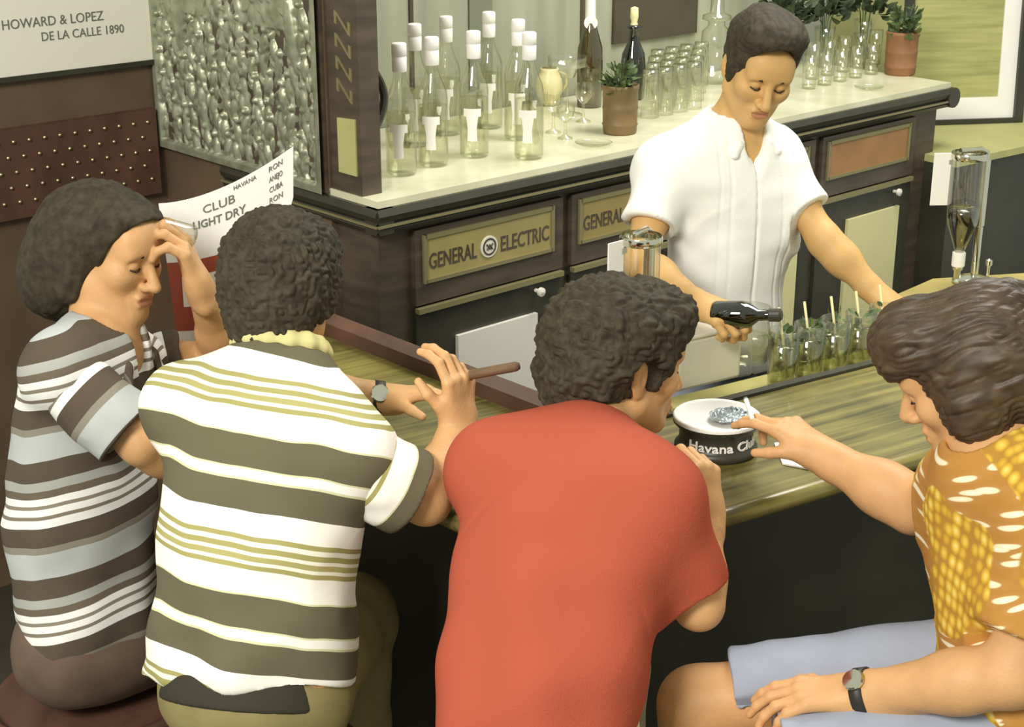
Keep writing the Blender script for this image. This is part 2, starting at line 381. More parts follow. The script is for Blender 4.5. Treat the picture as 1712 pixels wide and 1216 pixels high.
for row in range(7):                                             # rows of little embossed figures
    for k in range(15):
        x = .03+.054*k+rnd.uniform(-.016, .016); z = .05+.062*row+rnd.uniform(-.018, .018)
        if z > .46: continue
        t_ = rnd.uniform(-.35, .35); hh = rnd.uniform(.6, 1.1)
        bump(x, z, .015, .032, hh*.8, t_); bump(x-.036*math.sin(t_), z+.040*math.cos(t_), .010, .012, hh, 0)
        bump(x+.02, z+.008, .006, .028, hh*.7, rnd.uniform(-1.4, 1.4)); bump(x-.012, z-.034, .007, .022, hh*.6, rnd.uniform(-.5, .5)); bump(x+.012, z-.034, .007, .022, hh*.6, rnd.uniform(-.5, .5))
for cx, cz, r in ((.22, .60, .17), (.62, .66, .20)):               # hills and a tall figure above them
    hgt = np.maximum(hgt, np.where(zs > .40, .55-np.abs(xs-cx)/r*.6-(zs-.42)*1.2, -1))
bump(.66, .42, .03, .13, 1.0, .1); bump(.665, .57, .02, .024, 1.1); bump(.12, .40, .025, .11, 1.0, -.15); bump(.10, .53, .018, .02, 1.0)
edge = np.minimum(np.minimum(uu*(d0-d1), (1-uu)*(d0-d1)), vv*(z1-z0))
hgt = np.where(edge < .022, .9, hgt)
pts = [W(-.006-.020*h, d, z) for (d, z), h in zip(g, hgt)]
fs = [[j*(NX+1)+i, j*(NX+1)+i+1, (j+1)*(NX+1)+i+1, (j+1)*(NX+1)+i] for j in range(NZ) for i in range(NX)]
M['relief'] = mat('tarnished_silver_relief', 'a8aa94', .38, metal=.35, color2='84866e', vscale=22)
mk('embossed_sheet', pts, fs, M['relief'], rel, smooth=True, world=True)
MB().prism([W(-.0005, d0, z0), W(-.0005, d1, z0), W(-.0005, d1, z1), W(-.0005, d0, z1)], -A*.006).build('backing_board', M['wood_dark'], rel, world=True)

# sign on the brown wall
sg = empty('wall_sign', W(-.2, -DEP, 1.49), 'cream sign with two lines of grey lettering on the brown wall, top left', 'sign')
FL = lambda u, d, z: W(u, -DEP+d, z)
MB().prism([FL(-.95, .006, 1.49), FL(-.02, .006, 1.49), FL(-.02, .006, 2.0), FL(-.95, .006, 2.0)], B*.012).build('board', mat('ivory_board', 'f2ede0', .5), sg, world=True)
MB().prism([FL(-.97, .002, 1.476), FL(-.0, .002, 1.476), FL(-.0, .002, 1.49), FL(-.97, .002, 1.49)], B*.022).build('bottom_rail', M['wood_black'], sg, world=True)
text('lettering', 'HOWARD & LOPEZ', M['greyprint'], sg, FL(-.32, .018, 1.615), A, UP, .026, width=.30)
text('lettering', 'DE LA CALLE 1890', M['greyprint'], sg, FL(-.235, .018, 1.575), A, UP, .024, width=.25)
# studded board low on the brown wall
sb = empty('studded_board', FL(-.25, 0, 1.13), 'dark brown board with rows of small brass studs on the wall below the sign', 'board')
MB().prism([FL(-.75, 0, 1.10), FL(-.035, 0, 1.10), FL(-.035, 0, 1.35), FL(-.75, 0, 1.35)], B*.03).build('board', M['wood_red'], sb, world=True)
st = None; s_first = None
for r in range(5):
    for c in range(15):
        p = FL(-.065-.046*c-(.02 if r % 2 else 0), .03, 1.315-.042*r)
        if st is None:
            st = MB().lathe([(.007, 0), (.005, .005), (0, .007)], p, 8, R=np.array([A, UP, B]).T).build('brass_stud', M['brass'], sb, smooth=True, world=True); s_first = p
        else:
            o = st.copy(); COL.objects.link(o); o.parent = sb; o.location = Vector(p-s_first)

# right: lower side cabinet with a framed picture standing on it
sc2 = empty('side_cabinet', (2.1, 6.0, 0), 'dark low cabinet with pale top beyond the right end of the back bar', 'cabinet')
q0 = PZ(1560, 277, 1.0); q1 = PZ(1740, 239, 1.0); dv = nrm(q1-q0); nv = V(-dv[1], dv[0], 0)
c0 = q0 + dv*.13; c1 = q0 + dv*1.3
MB().prism([c0-UP*1.0+nv*.02, c1-UP*1.0+nv*.02, c1-UP*1.0+nv*.46, c0-UP*1.0+nv*.46], UP*.975).build('body', M['wood_black'], sc2, world=True)
MB().prism([c0-UP*.025, c1-UP*.025, c1+nv*.48-UP*.025, c0+nv*.48-UP*.025], UP*.025).build('top', M['ochre_wall'], sc2, world=True)
pf = empty('framed_picture', PZ(1600, 206, 1.0), 'framed yellow green picture with wide white mat standing on the low cabinet, top right', 'picture')
b0 = PZ(1690, 203, 1.0); b1 = PZ(1512, 209, 1.0); xd = nrm(b0-b1); upv = nrm(UP*1.0 + np.cross(UP, xd)*.06); nn = np.cross(xd, upv)
bw = np.linalg.norm(b0-b1)
def fq(x0, x1, y0, y1, t0, t1, name, ma):
    o0 = b0
    p = [o0 - xd*x0 + upv*y0 - nn*-t0, o0 - xd*x1 + upv*y0 + nn*t0, o0 - xd*x1 + upv*y1 + nn*t0, o0 - xd*x0 + upv*y1 + nn*t0]
    return MB().prism(p, nn*(t1-t0)).build(name, ma, pf, world=True)
H_ = .95
fq(-.0, bw, 0, H_, -.02, .0, 'backing', M['wood_black'])
m = MB()
for (x0, x1, y0, y1) in [(-.035, .0, -.0, H_), (-.0, bw, 0, .018), (bw, bw+.03, 0, H_), (0, bw, H_-.02, H_)]:
    m.prism([b0 - xd*x0 + upv*y0, b0 - xd*x1 + upv*y0, b0 - xd*x1 + upv*y1, b0 - xd*x0 + upv*y1], nn*.03)
m.build('frame', M['wood_black'], pf, world=True)
m = MB()
for (x0, x1, y0, y1) in [(0, .068, .018, H_-.02), (.068, bw, .018, .10)]:
    m.prism([b0 - xd*x0 + upv*y0, b0 - xd*x1 + upv*y0, b0 - xd*x1 + upv*y1, b0 - xd*x0 + upv*y1], nn*.012)
m.build('mat', M['white'], pf, world=True)
M['picture'] = mat('yellow_green_print', 'b4b074', .6, color2='98985e', vscale=5, stretch=(.6, .6, 9))
fq(.068, bw, .10, H_-.02, 0, .006, 'print', M['picture'])

# ------------------------------------------------------------------ the counter: right wing, left wing, corner, service shelf
CT = 1.10
CD = nrm(V(.845, .535, 0)); CN = V(-CD[1], CD[0], 0)            # along the right wing, towards the barman
o1 = PZ(1200, 852, CT)
inner = PZ(1145, 692, CT); wid = (inner-o1) @ CN
LD = nrm(V(-.68, .733, 0)); LN = V(-LD[1], LD[0], 0)            # along the left wing (away), LN towards the customers
li = PZ(740, 622, CT); LW = .41
def isect(p, d, q, e):
    s_ = np.linalg.solve(np.array([[d[0], -e[0]], [d[1], -e[1]]]), (q-p)[:2]); return p + d*s_[0]
ci = isect(o1+CN*wid, CD, li, LD); co_ = isect(o1, CD, li+LN*LW, LD)
re = o1 + CD*((PZ(1585, 737, CT)-o1) @ CD) + CD*.75; ri = re + CN*wid
le_i = ci + LD*1.15; le_o = co_ + LD*1.15
bc = empty('bar_counter', co_*V(1, 1, 0), 'olive brown varnished bar counter with two wings meeting behind the red shirt', 'counter')
cut = nrm(co_-ci); outl = [co_ + CD*.24, re, ri, ci, le_i, le_o, co_ + LD*.16]
m = MB().prism([p-UP*.035 for p in outl], UP*.035); m.build('top', M['counter'], bc, world=True)
m = MB()
for p, q in ((co_ + CD*.24, re), (co_ + LD*.16, co_ + CD*.24), (le_o, co_ + LD*.16)):
    m.tube([p-UP*.018, q-UP*.018], .0178, 10)
shade_auto(m.build('nosing', M['counter'], bc, world=True))
ins = lambda p, a, b_: p + a + b_
m = MB().prism([V(*q[:2], 0) for q in (co_ + CD*.28+CN*.15, re+CN*.15, ri-CN*.03, ci + (nrm(CN*-1+LN))*.04, le_i+LN*.03, le_o-LN*.15, co_+LD*.28-LN*.15)], UP*(CT-.035))
m.build('front_panel', M['wood_black'], bc, world=True)
m = MB().prism([ci-LN*.012+UP*0, le_i-LN*.012, le_i+LN*.04, ci+LN*.04], UP*.03); m.build('raised_rail', M['wood_red'], bc, world=True)
m = MB().prism([p-UP*.03 for p in (ci+CN*.001-UP*.0, ri+CN*.001, ri+CN*.02, ci+CN*.02)], UP*.036); m.build('inner_edge', M['wood_black'], bc, world=True)
# lower service shelf on the barman's side
ss = empty('service_shelf', (ci+CN*.15+CD*.4)*V(1, 1, 0), 'pale green service shelf on the barman side of the counter, under the mint drinks', 'shelf')
SZ = 1.055
s0 = ci + CN*.022 + CD*.05; s1 = ri + CN*.022
m = MB().prism([V(*p[:2], SZ-.03) for p in (s0, s1, s1+CN*.15, s0+CN*.15)], UP*.03); m.build('shelf_top', mat('pale_green_laminate', 'b4ac6a', .35, var=.08), ss, world=True)
m = MB().prism([V(*p[:2], 0) for p in (s0+CN*.0, s1, s1+CN*.13, s0+CN*.13)], UP*(SZ-.03)); m.build('carcass', M['wood_black'], ss, world=True)
# right return behind the seated man: pale top where the second dispenser stands
_a = inner + CD*((PZ(1512, 600, CT)-inner) @ CD) + CN*.185
rr_ = [_a, PZ(1500, 492, CT), PZ(1560, 466, CT), PZ(1790, 452, CT), ri + CN*.185]
rt = empty('bar_return', (rr_[0]+V(.2, .2, 0))*V(1, 1, 0), 'short yellowish bar return carrying the right dispenser, behind the man in the patterned shirt', 'counter')
m = MB().prism([p-UP*.04 for p in rr_], UP*.04); m.build('top', mat('yellow_varnish', 'a8965a', .3, var=.1), rt, world=True)
cen = sum(rr_)/5
m = MB().prism([V(*(cen+(p-cen)*.93)[:2], 0) for p in rr_], UP*(CT-.04)); m.build('base', M['wood_black'], rt, world=True)
# ------------------------------------------------------------------ bottles on the marble top
MT = 1.25
def rum_bottle(loc, label, hh=.345, r=.041, group='clear rum bottles on the marble top', rz=0):
    t = empty('rum_bottle', loc, label, 'bottle', group, rz)
    s = hh/.345
    prof = [(.001, .004), (r*.9, .002), (r, .010), (r, .185*s), (r*.93, .205*s), (r*.55, .240*s), (.0165, .262*s), (.0155, .300*s), (.0155, .318*s)]
    MB().lathe(prof, n=28, cap=False).build('glass_body', M['glass'], t, smooth=True)
    MB().lathe([(0, .010), (r-.003, .011), (r-.003, .165*s), (0, .165*s)], n=24).build('rum', M['rum'], t, smooth=True)
    c = MB().lathe([(.0185, .272*s), (.0195, .274*s), (.0198, .310*s), (.0178, .312*s), (.0200, .314*s), (.0200, .343*s), (.017, .346*s), (0, .346*s)], n=20)
    shade_auto(c.build('cap', M['white'], t), 50)
    # shield label facing the customers (-B side = towards local -y after rz)
    lb = MB(); n = 10; h0, h1 = .085*s, .135*s
    for (za, zb, wa, wb) in [(.118*s, .140*s, .62, .62), (.085*s, .118*s, .30, .42), (.05*s, .085*s, .34, .30)]:
        v = []; f = []
        for i in range(n+1):
            for (z, w_) in ((za, wa), (zb, wb)):
                a = -math.pi/2 + (i/n-.5)*2*w_; v.append(((r+.0008)*math.cos(a), (r+.0008)*math.sin(a), z))
        for i in range(n): f.append([2*i, 2*i+2, 2*i+3, 2*i+1])
        lb.add(v, f)
    lb.build('paper_label', M['white'], t)
    return t
RZ = math.atan2(A[1], A[0]) - .85
spots = [(672, 291, 'leftmost clear rum bottle in the front row, nearest the post'),
         (725, 276, 'second clear rum bottle in the front row from the post'),
         (793, 261, 'third clear rum bottle in the front row from the post'),
         (884, 264, 'clear rum bottle standing nearest the marble edge, beside the stemmed glasses'),
         (697, 243, 'back row rum bottle rising between the first two front bottles'),
         (748, 224, 'back row rum bottle rising between the second and third front bottles'),
         (818, 213, 'tallest looking rum bottle in the back row, right of the third front bottle'),
         (866, 232, 'back row rum bottle half hidden by the bottle beside the stemmed glasses')]
for i, (x, y, lb) in enumerate(spots):
    p = PZ(x, y, MT); rum_bottle(p, lb, .348, rz=RZ)

def simple(name, loc, label, cat, parts, group=None, rz=0):
    t = empty(name, loc, label, cat, group, rz)
    for pn, prof, ma in parts: MB().lathe(prof, n=24, cap=False).build(pn, ma, t, smooth=True)
    return t
# stemmed glasses, snifter, dark bottles and decanters behind
def goblet(loc, label, h=.15, r=.042, group='stemmed glasses on the marble top', flat=False):
    bowl = [(.004, h*.48), (r*.30, h*.50), (r*.85, h*.66), (r, h*.86), (r*.92, h)] if not flat else [(.004, h*.62), (r*.35, h*.64), (r*.55, h*.80), (r, h*.84), (r*1.02, h)]
    return simple('stemmed_glass', loc, label, 'glass', [('bowl', bowl, M['glass2']), ('stem', [(r*.8, 0), (r*.75, .004), (.006, .012), (.004, h*.3), (.005, h*.5)], M['glass2'])], group)
pv = PZ(948, 192, MT); goblet(pv, 'wide rimmed stemmed cocktail glass left of the brown mint pot', .185, .062, flat=True)
pv = PZ(975, 204, MT); goblet(pv, 'small stemmed glass close beside the left side of the brown mint pot', .12, .03)
pv = PZ(925, 222, MT); goblet(pv, 'short stemmed glass right of the front rum bottles', .12, .03)
pv = PZ(945, 232, MT); goblet(pv, 'shortest stemmed glass in front of the cocktail glass', .10, .028)
sn = simple('ceramic_jug', PZ(918, 176, MT), 'pale yellow round jug behind the bottles, left of the cocktail glass', 'jug', [('body', [(.001, 0), (.024, .002), (.04, .03), (.046, .06), (.04, .095), (.028, .112), (.03, .122), (.026, .122)], M['paleyellow'])])
MB().tube([(.03, 0, .11), (.055, 0, .10), (.058, 0, .07), (.042, 0, .045)], .005, 8).build('handle', M['paleyellow'], sn, smooth=True)
simple('bottle', PZ(908, 158, MT), 'plain clear bottle with a pale neck behind the rum bottles', 'bottle', [('glass_body', [(.001, .003), (.033, .003), (.034, .17), (.03, .2), (.013, .25), (.012, .31)], M['glass']), ('neck_label', [(.0135, .26), (.0135, .305), (.010, .311), (0, .311)], M['cream'])])
d = simple('dark_bottle', PZ(985, 178, MT), 'dark bottle with white neck label and red cap behind the cocktail glass', 'bottle', [('glass_body', [(.001, .003), (.04, .003), (.042, .14), (.04, .19), (.02, .26), (.013, .30), (.013, .34)], M['amberglass']), ('neck_label', [(.016, .285), (.0155, .300), (.0145, .345)], M['white']), ('cap', [(.015, .345), (.0155, .375), (.0, .376)], M['red'])])
MB().lathe([(.022, -.001), (.022, .001), (0, .0015)], (0, -.0165, .272), 16, R=np.array([[1, 0, 0], [0, 0, -1], [0, 1, 0]], float)).build('round_label', M['white'], d)
simple('decanter', PZ(1057, 165, MT), 'clear decanter with a tall pale stopper behind the brown mint pot', 'decanter', [('glass_body', [(.001, .003), (.04, .003), (.044, .09), (.038, .15), (.02, .19), (.016, .23), (.028, .238), (.016, .245)], M['darkglass']), ('stopper', [(.013, .245), (.010, .255), (.014, .27), (.013, .30), (0, .305)], M['cream'])])
jar = simple('glass_jar', PZ(1194, 138, MT), 'tall clear glass jar with a shiny rim just left of the barman', 'jar', [('glass_body', [(.001, .003), (.05, .003), (.054, .14), (.05, .18), (.03, .20), (.03, .215)], M['glass']), ('rim', [(.03, .215), (.052, .222), (.05, .235), (.025, .245), (.022, .36), (0, .362)], M['glass2'])])
# rows of upturned tumblers: rows of three to four
k = 0
TL = ['tumbler']
rown = ['front row', 'second row', 'third row', 'back row']
coln = ['next to the brown mint pot', 'second from the brown mint pot', 'third from the brown mint pot', 'nearest the barman']
for r in range(4):
    for c in range(4):
        p = PZ(1086+24*c+4*r, 196-5*c-13*r, MT)
        simple('tumbler', p, 'upturned clear tumbler in the %s of the tumblers, %s' % (rown[r], coln[c]), 'glass',
               [('glass_wall', [(.028, 0), (.0295, .002), (.025, .145), (.023, .15), (0, .15)], M['glass2']), ('thick_base', [(.0, .132), (.024, .132), (.023, .146), (.0, .1465)], M['glass'])], 'upturned tumblers left of the barman')
rr = random.Random(5)
rt_names = ['nearest the barman', 'second from the barman', 'third from the barman', 'fourth from the barman', 'nearest the reddish pot']
for r in range(2):
    for c in range(5):
        p = PZ(1352+26*c+5*r, 148-6*c-16*r, MT)
        simple('tumbler', p, 'clear glass right of the barman in the %s, %s' % (['front row', 'row behind'][r], rt_names[c]), 'glass',
               [('glass_wall', [(.001, .002), (.023, .002), (.026, .11+.02*r), (.0245, .11+.02*r)], M['glass2']), ('thick_base', [(.0, .003), (.0225, .003), (.023, .014), (.0, .014)], M['glass'])], 'glasses right of the barman')

# leafy things
def leaves(n, c, R, size, seed, up=.5, flat=False):
    rnd = random.Random(seed); b = MB()
    for i in range(n):
        th = rnd.uniform(0, 2*math.pi); ph = math.acos(rnd.uniform(-.3, 1)); rad = rnd.uniform(.35, 1)
        p = V(R[0]*rad*math.sin(ph)*math.cos(th), R[1]*rad*math.sin(ph)*math.sin(th), R[2]*rad*math.cos(ph)) + np.array(c)
        d = nrm(V(math.cos(th), math.sin(th), rnd.uniform(-.4, 1.2))); s = nrm(np.cross(d, V(rnd.uniform(-1, 1), rnd.uniform(-1, 1), 1))); nn_ = np.cross(d, s)
        L = size*rnd.uniform(.7, 1.3); wd = L*.33
        prof = [(0, 0), (.3, .8), (.6, 1), (.85, .6), (1, 0)]
        v = []; f = []
        for t, ww in prof:
            bend_ = -nn_*L*.25*t*t
            v += [p+d*L*t+bend_ - s*wd*ww + nn_*wd*.25*ww, p+d*L*t+bend_, p+d*L*t+bend_+s*wd*ww + nn_*wd*.25*ww]
        for j in range(4):
            f += [[3*j, 3*j+1, 3*j+4, 3*j+3], [3*j+1, 3*j+2, 3*j+5, 3*j+4]]
        b.add(v, f)
    return b
def mint_pot(loc, label, r, h, ma, seed, fol):
    t = empty('potted_mint', loc, label, 'potted plant')
    pr = [(.001, 0), (r*.92, 0), (r*.96, .006), (r*.98, h*.16), (r*1.03, h*.19), (r*.98, h*.22), (r, h*.5), (r*1.03, h*.53), (r, h*.56), (r*1.01, h*.9), (r*1.05, h*.93), (r*1.05, h), (r*.93, h), (r*.92, h*.9), (0, h*.9)]
    MB().lathe(pr, n=32, cap=False).build('pot', ma, t, smooth=True)
    f = leaves(fol[0], (0, 0, h*.95), fol[1], fol[2], seed); f.build('foliage', M['leaf'], t)
    s = MB(); rnd = random.Random(seed+1)
    for i in range(8):
        a = rnd.uniform(0, 6.28); q = rnd.uniform(.2, .8)*r
        s.tube([(q*.5*math.cos(a), q*.5*math.sin(a), h*.85), (q*math.cos(a), q*math.sin(a), h+fol[1][2]*.5), (q*1.6*math.cos(a), q*1.6*math.sin(a), h+fol[1][2]*.9)], .0022, 5)
    s.build('stems', M['leaf_dark'], t)
    return t
mint_pot(PZ(1036, 222, MT), 'brown banded mint pot on the marble top left of the barman', .053, .146, M['clay'], 3, (70, (.048, .048, .075), .03))
mp = mint_pot(PZ(1504, 124, MT), 'reddish brown mint pot at the right end of the marble top', .057, .155, M['clay_red'], 8, (60, (.05, .05, .10), .04))
# bunches of greenery behind the barman's head and glasses, in clear vases
for (x, y, lab, sd, R_) in [(1375, 112, 'clear vase with a bunch of dark greenery just right of the barman\'s hair', 21, (.075, .06, .10)),
                      (1440, 98, 'clear vase with a bunch of dark greenery next to the reddish pot', 33, (.085, .06, .10)),
                      (1308, 118, 'clear vase of greenery directly behind the barman\'s head', 45, (.08, .06, .10))]:
    t = empty('greenery_vase', PZ(x, y, MT), lab, 'vase', 'greenery vases right of the barman')
    MB().lathe([(.001, .002), (.03, .002), (.034, .1), (.04, .15), (.038, .15)], n=22, cap=False).build('vase', M['glass2'], t, smooth=True)
    leaves(80, (0, 0, .19), R_, .05, sd).build('foliage', M['leaf_dark'], t)
    s = MB(); rnd = random.Random(sd)
    for i in range(7): a = rnd.uniform(0, 6.28); s.tube([(.012*math.cos(a), .012*math.sin(a), .01), (.02*math.cos(a+.6), .02*math.sin(a+.6), .17), (.05*math.cos(a+.6), .05*math.sin(a+.6), .26)], .0022, 5)
    s.build('stems', M['leaf'], t)
# round trays under the front glasses
for x, y, r, lb in [(992, 244, .055, 'clear glass plate lying right of the front rum bottles'), (1452, 150, .05, 'thin round glass plate lying in front of the glasses right of the barman')]:
    simple('glass_plate', PZ(x, y, MT), lb, 'plate', [('plate', [(.001, .002), (r*.6, .002), (r*.9, .008), (r, .012), (r*.97, .012)], M['glass2'])])

# ------------------------------------------------------------------ dispensers with upside down bottles
def dispenser(loc, label, rz, s=1.0):
    t = empty('bottle_dispenser', loc, label, 'dispenser', 'chrome dispensers with upside down bottles', rz)
    b = MB().lathe([(0, 0), (.045, 0), (.047, .006), (.04, .014), (.012, .02), (.0, .02)], (.045, .02, 0), 28); shade_auto(b.build('base', M['chrome'], t))
    b = MB().lathe([(.009, .015), (.009, .14), (.011, .142), (.011, .30), (.009, .302)], (.05, .022, 0), 18); b.tube([(.05, .022, .298), (.05, .022, .318), (.035, .018, .326), (-.02, .004, .326)], .007, 10)
    shade_auto(b.build('pillar', M['chrome'], t))
    b = MB().lathe([(.040, 0), (.0415, .004), (.0415, .012), (.040, .016)], (0, 0, .308), 28, cap=False); b.build('top_ring', M['chrome'], t, smooth=True)
    b = MB().lathe([(.0, .318), (.034, .318), (.038, .308), (.038, .175), (.034, .150), (.016, .100), (.0125, .088), (.0125, .055)], n=30, cap=False); b.build('glass_bottle', M['glass'], t, smooth=True)
    b = MB().lathe([(0, .19), (.035, .19), (.035, .176), (.031, .150), (.014, .102), (.010, .09), (0, .09)], n=24); b.build('liquor', M['amberglass'], t, smooth=True)
    b = MB().lathe([(.014, .048), (.0155, .05), (.0155, .082), (.013, .084)], n=20, cap=True); b.build('white_neck_band', M['white'], t, smooth=False)
    b = MB().lathe([(.006, .018), (.008, .022), (.008, .036), (.013, .042), (.013, .049)], n=16); shade_auto(b.build('pouring_valve', M['chrome'], t))
    b = MB().lathe([(.004, .0), (.004, .03), (.008, .034), (.008, .046), (0, .05)], (.082, .02, .01), 14); shade_auto(b.build('lever', M['chrome'], t))
    MB().box((-.058, .01, .258), (.042, .003, .125), bev=.001).build('price_card', M['white'], t)
    MB().box((-.038, .008, .30), (.012, .006, .01)).build('card_clip', M['chrome'], t)
    return t
dl = PZ(1612, 478, 1.10)
d1 = dispenser((dl[0]-.02, dl[1], 1.1008), 'chrome dispenser with upside down bottle and white card at the right of the bar', .05)
d1.scale = (1, 1, 1)
d2p = P(1066, 440, 2.84)
d2 = dispenser((d2p[0]+.005, d2p[1], 1.10), 'chrome dispenser with upside down bottle and white card by the barman\'s right elbow', .75)

# ------------------------------------------------------------------ mint drinks, ashtray, paper, pitcher, ice box
def mojito(loc, label, seed, h=.125):
    t = empty('mint_drink', loc, label, 'drink', 'mint drinks lined up on the service shelf')
    MB().lathe([(.0, .001), (.027, .001), (.030, .006), (.033, h), (.0315, h), (.0285, .012), (0, .011)], n=26, cap=False).build('glass', M['glass'], t, smooth=True)
    MB().lathe([(0, .013), (.0275, .013), (.0303, h*.72), (0, h*.72)], n=22).build('drink', M['mint_drink'], t, smooth=True)
    leaves(22, (0, 0, h*.72), (.018, .018, .045), .021, seed).build('mint_sprig', M['leaf'], t)
    b = MB().tube([(.012, 0, .02), (-.014, .006, h+.045)], .0028, 7); b.build('stirrer', M['cream'], t, smooth=True)
    ic = MB(); rnd = random.Random(seed)
    for i in range(4):
        R_ = np.array(Matrix.Rotation(rnd.uniform(0, 3), 3, 'X') @ Matrix.Rotation(rnd.uniform(0, 3), 3, 'Z'))
        ic.box((rnd.uniform(-.011, .011), rnd.uniform(-.011, .011), .028+i*.02), (.018, .018, .018), R_, .003)
    ic.build('ice', M['glass2'], t)
    return t
ml = ['mint drink nearest the ashtray, first in the row along the bar', 'second mint drink in the row counting from the ashtray', 'third mint drink in the row counting from the ashtray', 'fourth mint drink in the row counting from the ashtray', 'last mint drink in the row, beside the brown haired man\'s forehead']
for i, (x, y) in enumerate([(1316, 651), (1358, 640), (1402, 630), (1443, 620), (1482, 608)]):
    q = PZ(x, y, SZ); q = q + CN*.018
    mojito(q, ml[i], 50+i)

at = PZ(1204, 778, CT) + V(0, .068, .0008)
t = empty('ashtray', at, 'large dark round ashtray with white dish and white lettering on the bar', 'ashtray')
b = MB().lathe([(0, 0), (.070, 0), (.074, .004), (.074, .012), (.070, .016), (.066, .02), (.066, .044), (.072, .050), (.078, .056), (.078, .064), (.074, .067)], n=48, cap=False); shade_auto(b.build('body', M['wood_black'], t), 45)
b = MB().lathe([(.078, .0605), (.0785, .066), (.075, .069), (.069, .066), (.060, .055), (.03, .051), (0, .050)], n=48, cap=False); b.build('dish', M['white'], t, smooth=True)
def cyl(u, v, d, R=.0668, a0=-math.pi/2): a = a0 + u/R; return np.array(at) + V((R+d)*math.cos(a), (R+d)*math.sin(a), v+.021)
text('lettering', 'Havana Club', M['white'], t, None, None, None, .017, depth=.002, width=.142, bend=lambda u, v, d: cyl(u+.012, v, d), fat=.015)
rnd = random.Random(4)
nf = 13
gv = []; gf = []
for i in range(nf):
    for j in range(nf):
        a, r = 2*math.pi*i/(nf-1), .040*j/(nf-1)
        gv.append((.026+r*math.cos(a)*1.0, .012+r*math.sin(a)*.9, .056+.012*(1-j/(nf-1))*rnd.uniform(.5, 1.4)+rnd.uniform(-.003, .004)))
for i in range(nf-1):
    for j in range(nf-1): gf.append([i*nf+j, (i+1)*nf+j, (i+1)*nf+j+1, i*nf+j+1])
fo = empty('crumpled_foil', (at[0]+.026, at[1]+.012, at[2]+.057), 'crumpled silvery foil lying in the white dish of the ashtray', 'foil')
mk('foil', np.array(gv)-np.array([.026, .012, .052]), gf, M['ash'], fo)
# napkin
nq = [PZ(1294, 744, CT), PZ(1312, 741, CT), PZ(1364, 774, CT), PZ(1352, 787, CT), PZ(1308, 778, CT)]
o = MB().prism([q+UP*.001 for q in nq], UP*.003).build('paper_napkin', M['white']); tag(o, 'white folded paper napkin on the bar beside the ashtray', 'napkin')
# ice box and pitcher
ib = PZ(1192, 648, SZ) + CN*.068
t = empty('ice_box', (ib[0], ib[1], SZ), 'bluish white ice box on the service shelf in front of the barman', 'box', rz=math.atan2(CD[1], CD[0]))
MB().box((0, 0, .055), (.17, .11, .11), bev=.008).build('box', M['white_panel'], t)
MB().box((0, 0, .113), (.175, .115, .008), bev=.003).build('lid', M['white_panel'], t)
pj = PZ(1268, 612, SZ) + CN*.03
t = empty('glass_pitcher', (pj[0], pj[1], SZ), 'clear glass pitcher next to the first mint drink', 'pitcher')
MB().lathe([(.001, .002), (.036, .002), (.040, .01), (.043, .06), (.036, .105), (.040, .125), (.038, .125)], n=26, cap=False).build('body', M['glass'], t, smooth=True)
MB().lathe([(0, .006), (.037, .006), (.04, .06), (0, .06)], n=22).build('water', M['rum'], t, smooth=True)
MB().tube([(.038, 0, .115), (.065, 0, .105), (.068, 0, .06), (.042, 0, .035)], .005, 8).build('handle', M['glass'], t, smooth=True)

# advert card curved, white with red lower part
card = empty('advert_card', P(360, 600, 3.02)*V(1, 1, 0)+V(0, 0, CT), 'tall curved white advertising card with dark lettering and red lower part behind the curly head', 'sign')
YC = 3.10
def cardp(u, v):
    """u 0..1 left to right, v 0 bottom..1 top"""
    xl = 300 + (265-300)*v + 0*v; xr = 395+(490-395)*min(1, v*1.35)**.8
    yt = 341 - 96*(u**1.7); yb = 588
    x = xl+(xr-xl)*u; y = yb+(yt-yb)*v
    Y = YC - .10*u*v + .06*math.cos(math.pi*(u-.5)) - (1-v)*.05
    return P(x, y, Y)
def cardband(v0, v1, name, ma, u0=0, u1=1, off=0):
    n1, n2 = 16, 8; vv_ = []; ff = []
    for s_ in (0, .004):
        for j in range(n2+1):
            for i in range(n1+1):
                vv_.append(cardp(u0+(u1-u0)*i/n1, v0+(v1-v0)*j/n2) + V(0, s_-off, 0))
    k = (n1+1)*(n2+1); g = lambda j, i: j*(n1+1)+i
    for j in range(n2):
        for i in range(n1):
            ff.append([g(j, i), g(j, i+1), g(j+1, i+1), g(j+1, i)]); ff.append([k+g(j, i), k+g(j+1, i), k+g(j+1, i+1), k+g(j, i+1)])
    for j in range(n2): ff.append([g(j, 0), g(j+1, 0), k+g(j+1, 0), k+g(j, 0)]); ff.append([g(j, n1), k+g(j, n1), k+g(j+1, n1), g(j+1, n1)])
    for i in range(n1): ff.append([g(0, i), k+g(0, i), k+g(0, i+1), g(0, i+1)]); ff.append([g(n2, i), g(n2, i+1), k+g(n2, i+1), k+g(n2, i)])
    return mk(name, vv_, ff, ma, card, smooth=False, world=True)
cardband(0, 1, 'card', M['white'])
cardband(.14, .60, 'red_field', M['red'], .0, .95, .0015)
cardband(.30, .50, 'white_band', M['white'], .12, .95, .003)
def on_card(u0, v0, W_, H_, ):
    # text unit -> card coordinates
    return lambda u, v, d: cardp(u0+u*W_, v0+v*H_) + V(0, -d-.001, 0)
text('lettering', 'CLUB', M['greyprint'], card, None, None, None, .1, width=1, bend=on_card(.44, .885, .24, .50))
text('lettering', 'HAVANA', M['greyprint'], card, None, None, None, .1, width=1, bend=on_card(.64, .955, .17, .25))
text('lettering', 'LIGHT DRY', M['greyprint'], card, None, None, None, .1, width=1, bend=on_card(.435, .80, .40, .48), fat=.01)
